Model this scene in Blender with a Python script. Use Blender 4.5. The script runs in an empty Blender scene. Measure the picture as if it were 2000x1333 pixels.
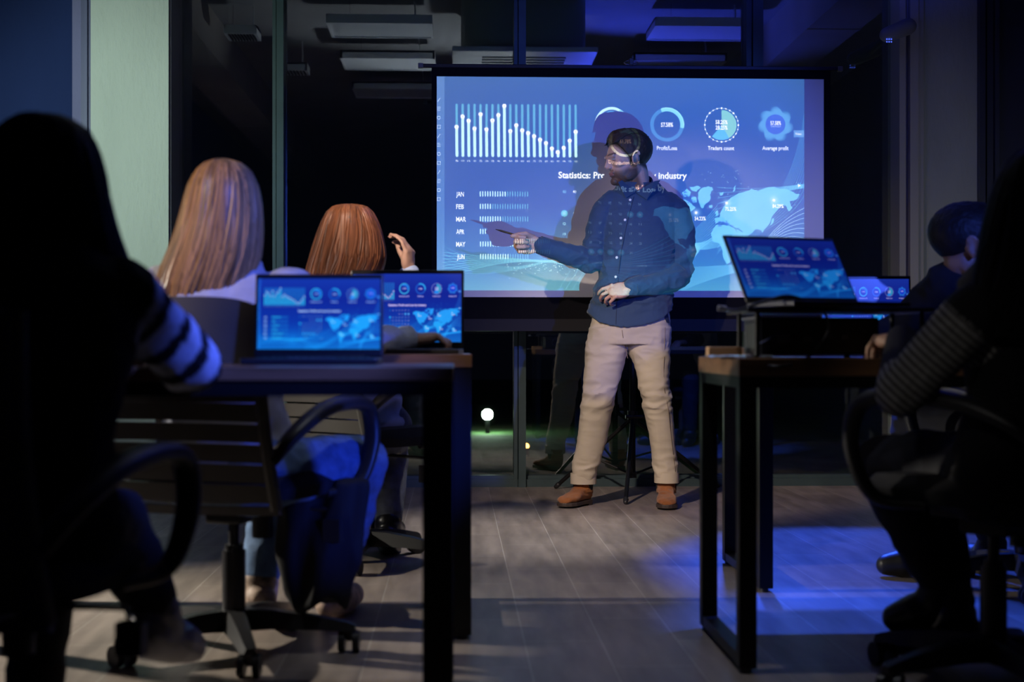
import bpy, bmesh, math, random
import numpy as np
from mathutils import Vector, Matrix, Euler, noise

# ------------------------------------------------------------------ camera, world, lights, exposure
random.seed(7)
rng = np.random.default_rng(7)
scene = bpy.context.scene
COL = scene.collection
F = 2778.0; TH = 0.04; H = 0.77; HZ = 676.0
CT, ST = math.cos(TH), math.sin(TH)
def Cm(r, d, z=0.0):                       # metres to the right of / in front of the camera -> room coordinates
    return Vector((r*CT + d*ST, -r*ST + d*CT, z))
def P(px, py, d):
    return Cm((px-1000)/F*d, d, H-(py-HZ)/F*d)
def PY(px, py, y):
    k = (px-1000)/F
    return P(px, py, y/(CT-k*ST))
cam = bpy.data.cameras.new('camera'); camo = bpy.data.objects.new('camera', cam); COL.objects.link(camo)
camo.location = (0, 0, H); camo.rotation_euler = (math.pi/2, 0, -TH)
cam.lens = 50.0; cam.sensor_width = 36.0; cam.shift_y = 0.0048; cam.clip_start = 0.05
cam.dof.use_dof = True; cam.dof.focus_distance = 6.8; cam.dof.aperture_fstop = 2.8
scene.camera = camo
scene.view_settings.view_transform = 'Standard'; scene.view_settings.look = 'None'
scene.view_settings.exposure = 0.0; scene.view_settings.gamma = 1.0; scene.view_settings.use_curve_mapping = False
world = bpy.data.worlds.new('night'); scene.world = world; world.use_nodes = True
world.node_tree.nodes['Background'].inputs[0].default_value = (0.010, 0.013, 0.03, 1)
world.node_tree.nodes['Background'].inputs[1].default_value = 0.12

def lamp(name, kind, loc, target, energy, color, size=0.1, spot=math.radians(90), blend=0.5):
    l = bpy.data.lights.new(name, kind); l.energy = energy; l.color = color
    if kind == 'AREA':
        l.shape = 'DISK'; l.size = size
    else:
        l.shadow_soft_size = size
    if kind == 'SPOT':
        l.spot_size = spot; l.spot_blend = blend
    o = bpy.data.objects.new(name, l); COL.objects.link(o); o.location = loc
    o.rotation_euler = (Vector(target)-Vector(loc)).to_track_quat('-Z', 'Y').to_euler()
    return o
# warm video light from the left, blue effect lamps, plus added unseen fill spots
lamp('key_video_lamp', 'SPOT', Cm(-1.2, 2.6, 2.75), Cm(0.62, 6.9, 0.42), 660, (1.0, 0.80, 0.66), 0.05, math.radians(24.5), 0.9)
lamp('face_fill', 'SPOT', Cm(-1.6, 4.6, 2.25), Cm(0.50, 6.85, 1.62), 80, (1.0, 0.74, 0.66), 0.06, math.radians(13), 1.0)  # added narrow spot that brightens the presenter's face
lamp('screen_lamp', 'SPOT', Cm(-1.25, 4.2, 0.80), Cm(0.75, 7.2, 1.7), 8, (1.0, 0.88, 0.84), 0.05, math.radians(62), 0.5)
lamp('green_pillar_fill', 'SPOT', Cm(-2.60, 5.0, 1.85), P(252, 330, 7.4), 145, (0.76, 1.0, 0.88), 0.10, math.radians(66), 0.9)  # added greenish spot that brightens the pillar, not an actual wall fitting
lamp('left_floor_lamp', 'SPOT', Cm(-2.55, 4.3, 1.15), Cm(-0.75, 3.9, 0.0), 260, (1.0, 0.92, 0.78), 0.03, math.radians(72), 0.8)
lamp('chair_fill', 'SPOT', Cm(-2.2, 1.9, 1.35), P(330, 870, 3.35), 26, (1.0, 0.86, 0.72), 0.04, math.radians(20), 0.8)  # added fill so the ribbed chair back catches warm light
lamp('hair_lamp', 'SPOT', Cm(-2.1, 1.6, 1.95), P(560, 480, 4.2), 140, (1.0, 0.80, 0.62), 0.05, math.radians(34), 0.6)
lamp('violet_fill', 'SPOT', Cm(0.45, 2.0, 2.3), Cm(-0.50, 4.7, 1.1), 18, (0.50, 0.40, 1.0), 0.05, math.radians(26), 0.8)  # added violet fill for the raised hand
lamp('blue_effect_lamp', 'SPOT', Cm(2.35, 1.0, 1.9), Cm(0.45, 7.2, 1.35), 500, (0.07, 0.14, 1.0), 0.05, math.radians(27), 0.5)
lamp('blue_sleeve_fill', 'SPOT', Cm(0.30, 2.15, 1.45), Cm(-0.62, 2.95, 0.90), 95, (0.09, 0.16, 1.0), 0.05, math.radians(46), 0.4)  # unseen blue spot added for the sleeves at the left, no desk lamp
lamp('blue_low_lamp', 'SPOT', Cm(0.32, 3.0, 0.50), Cm(-0.45, 3.66, 0.52), 30, (0.04, 0.10, 1.0), 0.03, math.radians(46), 0.6)
lamp('sleeve_fill', 'SPOT', Cm(-0.3, 1.0, 1.9), P(1800, 690, 3.0), 14, (1.0, 0.95, 0.9), 0.05, math.radians(12), 0.8)  # added fill to bring out the ribbed sleeve
lamp('right_wall_fill', 'SPOT', Cm(2.72, 6.0, 1.0), P(1815, 500, 7.6), 9, (0.95, 1.0, 0.98), 0.05, math.radians(80), 0.9)  # added fill for the right end of the front wall, no fitting there
lamp('blue_floor_lamp', 'SPOT', Cm(0.98, 6.7, 2.0), Cm(1.40, 5.1, 0.0), 460, (0.03, 0.10, 1.0), 0.04, math.radians(44), 0.5)
lamp('blue_near_floor_lamp', 'SPOT', Cm(0.98, 4.15, 2.6), Cm(1.04, 3.95, 0.0), 420, (0.03, 0.11, 1.0), 0.04, math.radians(30), 0.6)
lamp('blue_ceiling_lamp', 'SPOT', Cm(0.95, 5.1, 1.9), Cm(1.2, 6.0, 3.1), 230, (0.05, 0.08, 1.0), 0.05, math.radians(85), 0.7)
lamp('ceiling_wash_fill', 'SPOT', Cm(0.3, 4.4, 1.5), Cm(-0.4, 5.4, 3.1), 130, (0.85, 0.92, 1.0), 0.08, math.radians(75), 0.8)  # added uplight so the hanging panels show up in the glass
lamp('floor_wash_fill', 'SPOT', Cm(-0.02, 5.25, 2.6), Cm(0.02, 5.8, 0.0), 250, (1.0, 0.94, 0.88), 0.05, math.radians(43), 1.0)  # added overhead fill for the floor in front of the screen
lamp('near_floor_fill', 'SPOT', Cm(0.2, 3.3, 2.6), Cm(0.15, 3.6, 0.0), 34, (0.85, 0.88, 1.0), 0.05, math.radians(50), 0.9)  # added weak fill for the nearer floor

# ------------------------------------------------------------------ materials
MATS = {}
def mat(name, color, rough=0.6, metal=0.0, spec=0.5, var=0.0, vscale=8.0, bump=0.0, bscale=60.0, attr=False,
        stretch=(1, 1, 1), sheen=0.0, emit=None, estr=0.0, sss=0.0):
    if name in MATS: return MATS[name]
    m = bpy.data.materials.new(name); m.use_nodes = True; nt = m.node_tree; b = nt.nodes['Principled BSDF']
    b.inputs['Roughness'].default_value = rough; b.inputs['Metallic'].default_value = metal
    b.inputs['Specular IOR Level'].default_value = spec
    if sheen: b.inputs['Sheen Weight'].default_value = sheen
    if sss:
        b.inputs['Subsurface Weight'].default_value = sss; b.inputs['Subsurface Scale'].default_value = 0.01
    if emit:
        b.inputs['Emission Color'].default_value = (*emit, 1); b.inputs['Emission Strength'].default_value = estr
    tc = nt.nodes.new('ShaderNodeTexCoord'); mp = nt.nodes.new('ShaderNodeMapping')
    mp.inputs['Scale'].default_value = stretch; nt.links.new(tc.outputs['Object'], mp.inputs['Vector'])
    src = None
    if attr:
        a = nt.nodes.new('ShaderNodeAttribute'); a.attribute_name = 'tint'; src = a.outputs['Color']
    n = nt.nodes.new('ShaderNodeTexNoise'); n.inputs['Scale'].default_value = vscale; n.inputs['Detail'].default_value = 4
    nt.links.new(mp.outputs['Vector'], n.inputs['Vector'])
    mr = nt.nodes.new('ShaderNodeMapRange'); mr.inputs['From Min'].default_value = .3; mr.inputs['From Max'].default_value = .7
    mr.inputs['To Min'].default_value = 1-var; mr.inputs['To Max'].default_value = 1+var
    nt.links.new(n.outputs['Fac'], mr.inputs['Value'])
    mx = nt.nodes.new('ShaderNodeMix'); mx.data_type = 'RGBA'; mx.blend_type = 'MULTIPLY'; mx.inputs['Factor'].default_value = 1
    if src: nt.links.new(src, mx.inputs['A'])
    else: mx.inputs['A'].default_value = (*color, 1)
    nt.links.new(mr.outputs['Result'], mx.inputs['B']); nt.links.new(mx.outputs['Result'], b.inputs['Base Color'])
    if bump:
        n2 = nt.nodes.new('ShaderNodeTexNoise'); n2.inputs['Scale'].default_value = bscale; n2.inputs['Detail'].default_value = 5
        nt.links.new(mp.outputs['Vector'], n2.inputs['Vector'])
        bp = nt.nodes.new('ShaderNodeBump'); bp.inputs['Strength'].default_value = bump; bp.inputs['Distance'].default_value = 0.01
        nt.links.new(n2.outputs['Fac'], bp.inputs['Height']); nt.links.new(bp.outputs['Normal'], b.inputs['Normal'])
    MATS[name] = m
    return m
BLACKMETAL = mat('black_steel', (.007, .007, .008), .45, .0, .3, .15)
BLACKPLAST = mat('black_plastic', (.016, .016, .018), .42, 0, .5, .1)
GREYPLAST = mat('ribbed_chair_plastic', (.085, .082, .078), .38, 0, .5, .1)
FABRIC = mat('black_seat_fabric', (.018, .018, .022), .85, 0, .3, .2, 40, .3, 300)
CHROME = mat('chrome', (.55, .55, .57), .2, 1.0)
DARKFRAME = mat('teal_grey_window_frame', (.045, .075, .085), .45, 0.3, .5, .1)
PALEFRAME = mat('pale_window_frame', (.16, .16, .30), .5, 0, .5, .05)

# ------------------------------------------------------------------ mesh helpers
class MB:
    def __init__(s): s.v = []; s.f = []; s.c = []
    def add(s, vs, fs, tint=None):
        n = len(s.v); s.v += [Vector(v) for v in vs]; s.f += [tuple(i+n for i in f) for f in fs]
        s.c += [tint]*len(vs)
        return s
    def box(s, c, d, rot=None, tint=None):
        c = Vector(c); R = rot or Matrix.Identity(3)
        vs = [c + R @ Vector((x*d[0]/2, y*d[1]/2, z*d[2]/2)) for x in (-1, 1) for y in (-1, 1) for z in (-1, 1)]
        return s.add(vs, [(0,1,3,2),(4,6,7,5),(0,4,5,1),(2,3,7,6),(0,2,6,4),(1,5,7,3)], tint)
    def box2(s, a, b, tint=None):
        a, b = Vector(a), Vector(b); return s.box((a+b)/2, (abs(b.x-a.x), abs(b.y-a.y), abs(b.z-a.z)), None, tint)
    def loft(s, rings, close=True, cap=True, tint=None):      # rings: lists of equal length
        n = len(rings[0]); vs = [v for r in rings for v in r]; fs = []
        for i in range(len(rings)-1):
            for j in range(n if close else n-1):
                k = (j+1) % n
                fs.append((i*n+j, i*n+k, (i+1)*n+k, (i+1)*n+j))
        if cap and close:
            fs.append(tuple(reversed(range(n)))); fs.append(tuple((len(rings)-1)*n+j for j in range(n)))
        return s.add(vs, fs, tint)
    def tube(s, pts, r, n=12, flat=1.0, up=(0, 0, 1), tint=None, cap=True, rounded=False):
        pts = [Vector(p) for p in pts]; m = len(pts)
        rs = list(r) if hasattr(r, '__len__') else [r]*m
        if rounded:                                            # round ends
            a = (pts[0]-pts[1]).normalized(); b = (pts[-1]-pts[-2]).normalized()
            pre = [(pts[0]+a*rs[0]*math.sin(t), rs[0]*math.cos(t)) for t in (1.45, 1.05, .55)]
            post = [(pts[-1]+b*rs[-1]*math.sin(t), rs[-1]*math.cos(t)) for t in (.55, 1.05, 1.45)]
            pts = [p for p, _ in pre]+pts+[p for p, _ in post]; rs = [q for _, q in pre]+rs+[q for _, q in post]; m = len(pts)
        rings = []; up = Vector(up); prev = None
        for i in range(m):
            t = (pts[min(i+1, m-1)]-pts[max(i-1, 0)]).normalized()
            if prev is None:
                u = up if abs(t.dot(up)) < .95 else Vector((1, 0, 0))
                x = t.cross(u).normalized()
            else:
                x = (prev - t*prev.dot(t)).normalized()
            prev = x; y = x.cross(t).normalized()
            rings.append([pts[i]+x*rs[i]*math.cos(a)+y*rs[i]*flat*math.sin(a) for a in (2*math.pi*k/n for k in range(n))])
        return s.loft(rings, True, cap, tint)
    def cap(s, a, b, ra, rb, n=14, flat=1.0, up=(0, 0, 1), tint=None):
        return s.tube([a, b], [ra, rb], n, flat, up, tint, True, True)
    def ell(s, c, r, R=None, n=20, m=12, tint=None, fn=None):
        c = Vector(c); R = R or Matrix.Identity(3); vs = []; fs = []
        for i in range(m+1):
            ph = -math.pi/2+math.pi*i/m
            for j in range(n):
                th = 2*math.pi*j/n
                u = Vector((math.cos(ph)*math.cos(th), math.cos(ph)*math.sin(th), math.sin(ph)))
                k = fn(u) if fn else 1.0
                vs.append(c+R @ Vector((u.x*r[0]*k, u.y*r[1]*k, u.z*r[2]*k)))
        for i in range(m):
            for j in range(n):
                fs.append((i*n+j, i*n+(j+1) % n, (i+1)*n+(j+1) % n, (i+1)*n+j))
        return s.add(vs, fs, tint)
    def prism(s, poly, off, tint=None):                        # polygon of 3-D points pushed by off
        n = len(poly); off = Vector(off); vs = [Vector(p) for p in poly]+[Vector(p)+off for p in poly]
        return s.add(vs, [tuple(range(n)), tuple(reversed(range(n, 2*n)))]+[(i, i+n, (i+1) % n+n, (i+1) % n) for i in range(n)], tint)
    def move(s, M, i0=0):
        for i in range(i0, len(s.v)): s.v[i] = M @ s.v[i]
        return s
    def mesh(s, name):
        me = bpy.data.meshes.new(name); me.from_pydata([tuple(v) for v in s.v], [], s.f); me.update()
        if any(c is not None for c in s.c):
            a = me.attributes.new('tint', 'FLOAT_COLOR', 'POINT')
            a.data.foreach_set('color', np.array([(*(c or (.5, .5, .5)), 1) for c in s.c], dtype=np.float32).ravel())
        bm = bmesh.new(); bm.from_mesh(me); bmesh.ops.recalc_face_normals(bm, faces=bm.faces); bm.to_mesh(me); bm.free()
        return me

def link(name, me, m, parent=None, smooth=True, bevel=0.0, sub=0):
    o = bpy.data.objects.new(name, me); COL.objects.link(o)
    if m: me.materials.append(m)
    if smooth:
        me.polygons.foreach_set('use_smooth', [True]*len(me.polygons))
        try: me.set_sharp_from_angle(angle=math.radians(42))
        except Exception: pass
    if bevel:
        b = o.modifiers.new('bevel', 'BEVEL'); b.width = bevel; b.segments = 3; b.limit_method = 'ANGLE'
    if sub:
        b = o.modifiers.new('sub', 'SUBSURF'); b.levels = sub; b.render_levels = sub
    if parent:
        o.parent = parent; o.matrix_parent_inverse = wmat(parent).inverted()
    return o
def wmat(o):
    M = o.matrix_basis.copy()
    return wmat(o.parent) @ o.matrix_parent_inverse @ M if o.parent else M
def obj(name, mb, m, parent=None, smooth=True, bevel=0.0, sub=0, label=None):
    o = link(name, mb.mesh(name) if isinstance(mb, MB) else mb, m, parent, smooth, bevel, sub)
    if label: o['label'] = label
    return o
def tag(o, label, cat, group=None, kind=None):
    if label: o['label'] = label
    if cat: o['category'] = cat
    if group: o['group'] = group
    if kind: o['kind'] = kind
    return o
def thing(name, label, cat, loc, rz=0.0, group=None):
    o = bpy.data.objects.new(name, None); COL.objects.link(o); o.location = loc; o.rotation_euler = (0, 0, rz)
    o.empty_display_size = .1
    return tag(o, label, cat, group)
def struct(name, mb, m, parent=None, **k):
    o = obj(name, mb, m, parent, **k)
    if not parent: o['kind'] = 'structure'
    return o

def fuse(mb, voxel=.006, smooth=3, factor=.5):
    me = mb.mesh('tmp'); o = bpy.data.objects.new('tmp', me); COL.objects.link(o)
    r = o.modifiers.new('r', 'REMESH'); r.mode = 'VOXEL'; r.voxel_size = voxel; r.adaptivity = 0
    if smooth:
        s = o.modifiers.new('s', 'SMOOTH'); s.iterations = smooth; s.factor = factor
    dg = bpy.context.evaluated_depsgraph_get(); out = bpy.data.meshes.new_from_object(o.evaluated_get(dg))
    bpy.data.objects.remove(o); bpy.data.meshes.remove(me)
    return out
def getv(me):
    a = np.empty(len(me.vertices)*3, dtype=np.float32); me.vertices.foreach_get('co', a); return a.reshape(-1, 3)
def getn(me):
    a = np.empty(len(me.vertices)*3, dtype=np.float32); me.vertices.foreach_get('normal', a); return a.reshape(-1, 3)
def setv(me, v):
    me.vertices.foreach_set('co', v.astype(np.float32).ravel()); me.update()
def paint(me, cols):
    if 'tint' in me.attributes: me.attributes.remove(me.attributes['tint'])
    a = me.attributes.new('tint', 'FLOAT_COLOR', 'POINT')
    c = np.ones((len(cols), 4), dtype=np.float32); c[:, :3] = cols; a.data.foreach_set('color', c.ravel())
def sm(x, a, b):
    t = np.clip((x-a)/(b-a), 0, 1); return t*t*(3-2*t)
def wrinkle(me, amp, scale, stretch=(1, 1, 1), seed=0, mask=None, ridge=True):
    v = getv(me); n = getn(me); off = Vector((seed*3.1, seed*1.7, seed*.9)); out = np.zeros(len(v))
    for i, p in enumerate(v):
        q = Vector((p[0]*stretch[0], p[1]*stretch[1], p[2]*stretch[2]))*scale+off
        a = noise.noise(q)
        out[i] = (1-2*abs(a)*1.6)*.5 if ridge else a
    if mask is not None: out *= mask
    setv(me, v+n*(out*amp)[:, None])
def basis(fwd, up=(0, 0, 1)):                                  # columns: fwd(x), left(y), up(z)
    f = Vector(fwd).normalized(); u = Vector(up); l = u.cross(f).normalized(); u = f.cross(l)
    return Matrix((f, l, u)).transposed()

# ------------------------------------------------------------------ the dashboard slide, drawn once in numpy
# frame: slide units are photograph pixels of the projected slide (x 853..1571, y 151..568)
SX0, SY0, SX1, SY1 = 853.0, 151.0, 1571.0, 568.0
SS = 4; SW = int((SX1-SX0)*SS); SH = int((SY1-SY0)*SS)
IMG = np.zeros((SH, SW, 3), dtype=np.float32)
yy = (np.arange(SH)+.5)/SH
stops = [(0, (34, 88, 120)), (.3, (12, 72, 124)), (.6, (8, 74, 134)), (.85, (16, 108, 154)), (1, (60, 150, 162))]
BG = np.zeros_like(IMG)
for c in range(3):
    BG[:, :, c] = IMG[:, :, c] = np.interp(yy, [s[0] for s in stops], [s[1][c]/255 for s in stops])[:, None]
def blend(mask, y0, x0, col, a=1.0):
    h, w = mask.shape
    if h <= 0 or w <= 0: return
    sub = IMG[y0:y0+h, x0:x0+w]; k = (mask.astype(np.float32)*a)[:, :, None]
    sub *= (1-k); sub += k*np.array(col, dtype=np.float32)/255
def win(x0, y0, x1, y1):
    a = max(0, int((x0-SX0)*SS)-2); b = min(SW, int((x1-SX0)*SS)+3); c = max(0, int((y0-SY0)*SS)-2); d = min(SH, int((y1-SY0)*SS)+3)
    if b <= a or d <= c: return None
    X = SX0+(np.arange(a, b)+.5)/SS; Y = SY0+(np.arange(c, d)+.5)/SS
    return a, c, X[None, :], Y[:, None]
def seg(x0, y0, x1, y1, w, col, a=1.0):
    g = win(min(x0, x1)-w, min(y0, y1)-w, max(x0, x1)+w, max(y0, y1)+w)
    if not g: return
    ax, ay, X, Y = g; dx, dy = x1-x0, y1-y0; L = dx*dx+dy*dy+1e-9
    t = np.clip(((X-x0)*dx+(Y-y0)*dy)/L, 0, 1); D = np.hypot(X-x0-t*dx, Y-y0-t*dy)
    blend(np.clip((w/2-D)*SS+.5, 0, 1), ay, ax, col, a)
def disc(x, y, r, col, a=1.0, r0=0, a0=None, a1=None):
    g = win(x-r, y-r, x+r, y+r)
    if not g: return
    ax, ay, X, Y = g; D = np.hypot(X-x, Y-y); m = (D < r) & (D >= r0)
    if a0 is not None:
        A = (np.degrees(np.arctan2(X-x, -(Y-y))) % 360)          # clockwise from the top
        m &= (((A-a0) % 360) < ((a1-a0) % 360))
    blend(m, ay, ax, col, a)
def glow(x, y, r, col, a=1.0):
    g = win(x-r, y-r, x+r, y+r)
    if not g: return
    ax, ay, X, Y = g; D = np.hypot(X-x, Y-y)/r; blend(np.clip(1-D, 0, 1)**2, ay, ax, col, a)
def poly(pts, col, a=1.0):
    xs = [p[0] for p in pts]; ys = [p[1] for p in pts]; g = win(min(xs), min(ys), max(xs), max(ys))
    if not g: return
    ax, ay, X, Y = g; m = np.zeros((Y.shape[0], X.shape[1]), dtype=bool)
    for i in range(len(pts)):
        x0, y0 = pts[i]; x1, y1 = pts[(i+1) % len(pts)]
        if y0 == y1: continue
        c = ((Y > min(y0, y1)) & (Y <= max(y0, y1))); xi = x0+(Y-y0)*(x1-x0)/(y1-y0); m ^= (c & (X < xi))
    blend(m, ay, ax, col, a)
def rough(pts, it=2, amp=.10, seed=1):                           # break straight coast lines up
    r = random.Random(seed)
    for _ in range(it):
        o = []
        for i in range(len(pts)):
            p, q = pts[i], pts[(i+1) % len(pts)]; L = math.hypot(q[0]-p[0], q[1]-p[1])
            o += [p, ((p[0]+q[0])/2+r.uniform(-amp, amp)*L*1.3, (p[1]+q[1])/2+r.uniform(-amp, amp)*L*1.3)]
        pts = o
    return pts
TEXTS = []
def text(s, x, y, h, w=None, bold=.0, al='L', col=(255, 255, 255), a=1.0): TEXTS.append((s, x, y, h, w, bold, al, col, a))
def flush_text():
    os_ = []
    for (s, x, y, h, w, bold, al, col, a) in TEXTS:
        c = bpy.data.curves.new('t', 'FONT'); c.body = s; c.size = 1.0; c.offset = bold; c.resolution_u = 3
        o = bpy.data.objects.new('t', c); COL.objects.link(o); os_.append(o)
    dg = bpy.context.evaluated_depsgraph_get()
    for o, (s, x, y, h, w, bold, al, col, a) in zip(os_, TEXTS):
        me = o.evaluated_get(dg).to_mesh(); me.calc_loop_triangles(); v = getv(me)
        if not len(v): continue
        xa, xb = v[:, 0].min(), v[:, 0].max(); k = h/.72; kx = k if w is None else w/(xb-xa); W = (xb-xa)*kx
        ox = x if al == 'L' else x-W/2
        X = ox+(v[:, 0]-xa)*kx; Y = y-v[:, 1]*k                  # y is the baseline
        for t in me.loop_triangles:
            i, j, l = t.vertices; px = X[[i, j, l]]; py = Y[[i, j, l]]
            g = win(px.min(), py.min(), px.max(), py.max())
            if not g: continue
            ax, ay, GX, GY = g
            e = [(px[(n+1) % 3]-px[n])*(GY-py[n])-(py[(n+1) % 3]-py[n])*(GX-px[n]) for n in range(3)]
            m = ((e[0] >= 0) & (e[1] >= 0) & (e[2] >= 0)) | ((e[0] <= 0) & (e[1] <= 0) & (e[2] <= 0))
            blend(m, ay, ax, col, a)
        o.evaluated_get(dg).to_mesh_clear()
    for o in os_:
        c = o.data; bpy.data.objects.remove(o); bpy.data.curves.remove(c)

TEAL = (120, 205, 220); PALE = (205, 250, 255)
# flowing line bands
def band(p0, p1, c, n, spread0, spread1, col=(120, 215, 235), a=.6, w=1.2):
    for i in range(n):
        f = i/(n-1)-.5
        pts = []
        for k in range(33):
            t = k/32; mt = 1-t
            y0 = p0[1]+f*spread0; y1 = p1[1]+f*spread1
            x = mt*mt*p0[0]+2*mt*t*c[0]+t*t*p1[0]; y = mt*mt*y0+2*mt*t*c[1]+t*t*y1
            pts.append((x, y))
        for q in range(32): seg(*pts[q], *pts[q+1], w, col, a)
glow(1060, 515, 90, (80, 200, 225), .5)
band((865, 520), (1062, 511), (970, 505), 9, 52, 4)
band((865, 505), (1062, 511), (970, 545), 7, 50, 4, a=.35)
band((1062, 511), (1300, 470), (1180, 505), 7, 4, 70, a=.6)
band((1062, 511), (1215, 560), (1150, 512), 9, 4, 90, a=.5)
for i in range(12): seg(1090+i*13, 566, 1112+i*15, 520+abs(i-6)*1.5, 1.1, (120, 215, 235), .5)
band((1130, 566), (1400, 430), (1270, 560), 12, 44, 60, a=.55)
band((1330, 470), (1450, 425), (1380, 505), 12, 14, 60, a=.7, w=1.1)
band((1400, 430), (1571, 362), (1480, 372), 13, 130, 8, a=.5, w=1.1)
band((1400, 470), (1571, 300), (1540, 440), 12, 40, 160, a=.45, w=1.0)
band((1450, 560), (1571, 440), (1500, 440), 8, 40, 70, col=(190, 220, 240), a=.7)
band((1330, 545), (1571, 505), (1440, 520), 16, 44, 12, a=.6, w=1.0)
for i in range(60):
    x = random.gauss(1070, 40); y = 514+abs(random.gauss(0, 12)); disc(x, y, .9, PALE, .8)
for i in range(40): disc(random.uniform(1370, 1565), random.uniform(330, 400), .8, PALE, .7)
# bar chart
hts = [250, 229.5, 238, 253, 225, 254.5, 237, 226.5, 208.5, 257.5, 246, 256, 261, 267, 274, 280.5, 291, 298, 289.5, 275.5, 258]
for i, hy in enumerate(hts):
    x = 891.5+i*11.55
    seg(x, 207, x+.4, 306, 4.6, (100, 190, 200), .8); seg(x, hy, x+.6, 305.5, 5.6, PALE, .96)
    glow(x, hy, 8, (255, 255, 255), .35); disc(x, hy, 4.2, (255, 255, 255)); disc(x, hy, 1.5, (190, 210, 225))
    text('%d' % (5*i+5), x+.5, 317.5, 3.6, 5.5, .01, 'C')
# month rows
for k, (mname, nb) in enumerate(zip(('JAN', 'FEB', 'MAR', 'APR', 'MAY', 'JUN'), (11, 5, 9, 7, 14, 12))):
    y = 380+k*24.4
    text(mname, 890+(.5 if k < 5 else 2), y+5, 9.2, (15, 15, 19, 16, 18, 15)[k], .028)
    for i in range(20):
        x = 937.3+i*4.83+k*.12; on = i < nb
        seg(x, y-4.2, x, y+4.0, 2.3 if on else 1.9, PALE if on else (110, 195, 210), .97 if on else .8)
# donuts
disc(1193, 242, 33, PALE, .95, 27.5, 250, 609.9); disc(1193, 242, 25, (90, 180, 225), .9, 18, 330, 470); disc(1193, 242, 32.8, (70, 170, 190), .55, 27.5, 30, 110)
text('61.78%', 1193, 245.5, 8.4, 24, .03, 'C'); text('Distribution profit', 1193, 292, 8.0, 66, .02, 'C')
disc(1301, 243, 33, (75, 155, 200), .7, 26); disc(1301, 243, 33.5, (140, 225, 225), .9, 26, -22, 102)
for a in range(0, 60): disc(1301+33*math.sin(a/60*2.1-.35), 243-33*math.cos(a/60*2.1-.35), 1.0, (160, 235, 230), .8)
text('57.58%', 1301, 247, 8.4, 24, .035, 'C'); text('Profit/Loss', 1301, 292.5, 8.0, 40, .022, 'C')
disc(1408, 243, 33.4, PALE, .8, 32.4)
for a in range(24):
    t = a/24*2*math.pi; disc(1408+33*math.sin(t), 243-33*math.cos(t), 1.5 if a % 3 else 1.9, (255, 255, 255))
disc(1408, 243, 29.5, (140, 215, 180), .9, 0, 0, 150); disc(1408, 243, 29.5, (90, 195, 225), .9, 0, 150, 220)
text('58.25%', 1408, 241, 8.0, 24, .035, 'C'); text('28.25%', 1408, 251.8, 8.0, 24, .035, 'C'); text('Traders count', 1407, 292, 8.0, 52, .022, 'C')
def star(cx, cy, r0, r1, n, ph, col, a):
    poly([(cx+(r0+(r1-r0)*(.5+.5*math.cos(n*t+.0))**1.5)*math.sin(t+ph+.18*math.sin(n*t)), cy-(r0+(r1-r0)*(.5+.5*math.cos(n*t))**1.5)*math.cos(t+ph+.18*math.sin(n*t)))
          for t in (2*math.pi*i/140 for i in range(140))], col, a)
for q in range(4): star(1514, 241, 24, 36-q*2, 7, q*.07, (110, 190, 225), .26)
disc(1514, 241, 19.5, (50, 92, 185), .95); text('57.58%', 1514.5, 242, 7.6, 21, .03, 'C'); text('LOREMIPSUM', 1514.5, 246.8, 3.6, 20, 0, 'C', a=.8)
text('Average profit', 1514, 291.5, 8.0, 52, .022, 'C')
poly([(1550, 252.5), (1570.5, 252.5), (1570.5, 266), (1550, 266)], (110, 165, 205), .8); text('Next', 1560, 261.6, 5.2, 12, .01, 'C')
text('Statistics: Profit and Loss by industry', 1089, 348.5, 12.6, 251, .03)
# calendar
for i, d in enumerate(('SU', 'MO', 'TU', 'WE', 'TH', 'FR', 'SA')): text(d, 1100.5+i*20.4, 377.5, 5.0, 6.2, .02, 'C', (150, 225, 250) if i == 0 else (255, 255, 255))
n = 1
for row in range(5):
    for cl in range(7):
        if row == 0 and cl < 3 or n > 31: continue
        x = 1100.5+cl*20.4; y = 397+row*20.3
        if (row, cl) in ((1, 0), (0, 5), (0, 6), (4, 1), (4, 2), (4, 3), (4, 4)): disc(x, y, 6.6, (110, 215, 225), .8)
        text('%02d' % n, x, y+2.4, 5.0, 5.6, .02, 'C', (170, 230, 250) if cl == 0 else (255, 255, 255)); n += 1
disc(1109, 501, 6, (80, 170, 215), .7); text('LOREMIPSUM', 1134, 503, 4.0, 21, .01, 'C', a=.85); text('LOREMIPSUM', 1226, 508, 4.0, 21, .01, 'C', a=.85)
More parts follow.
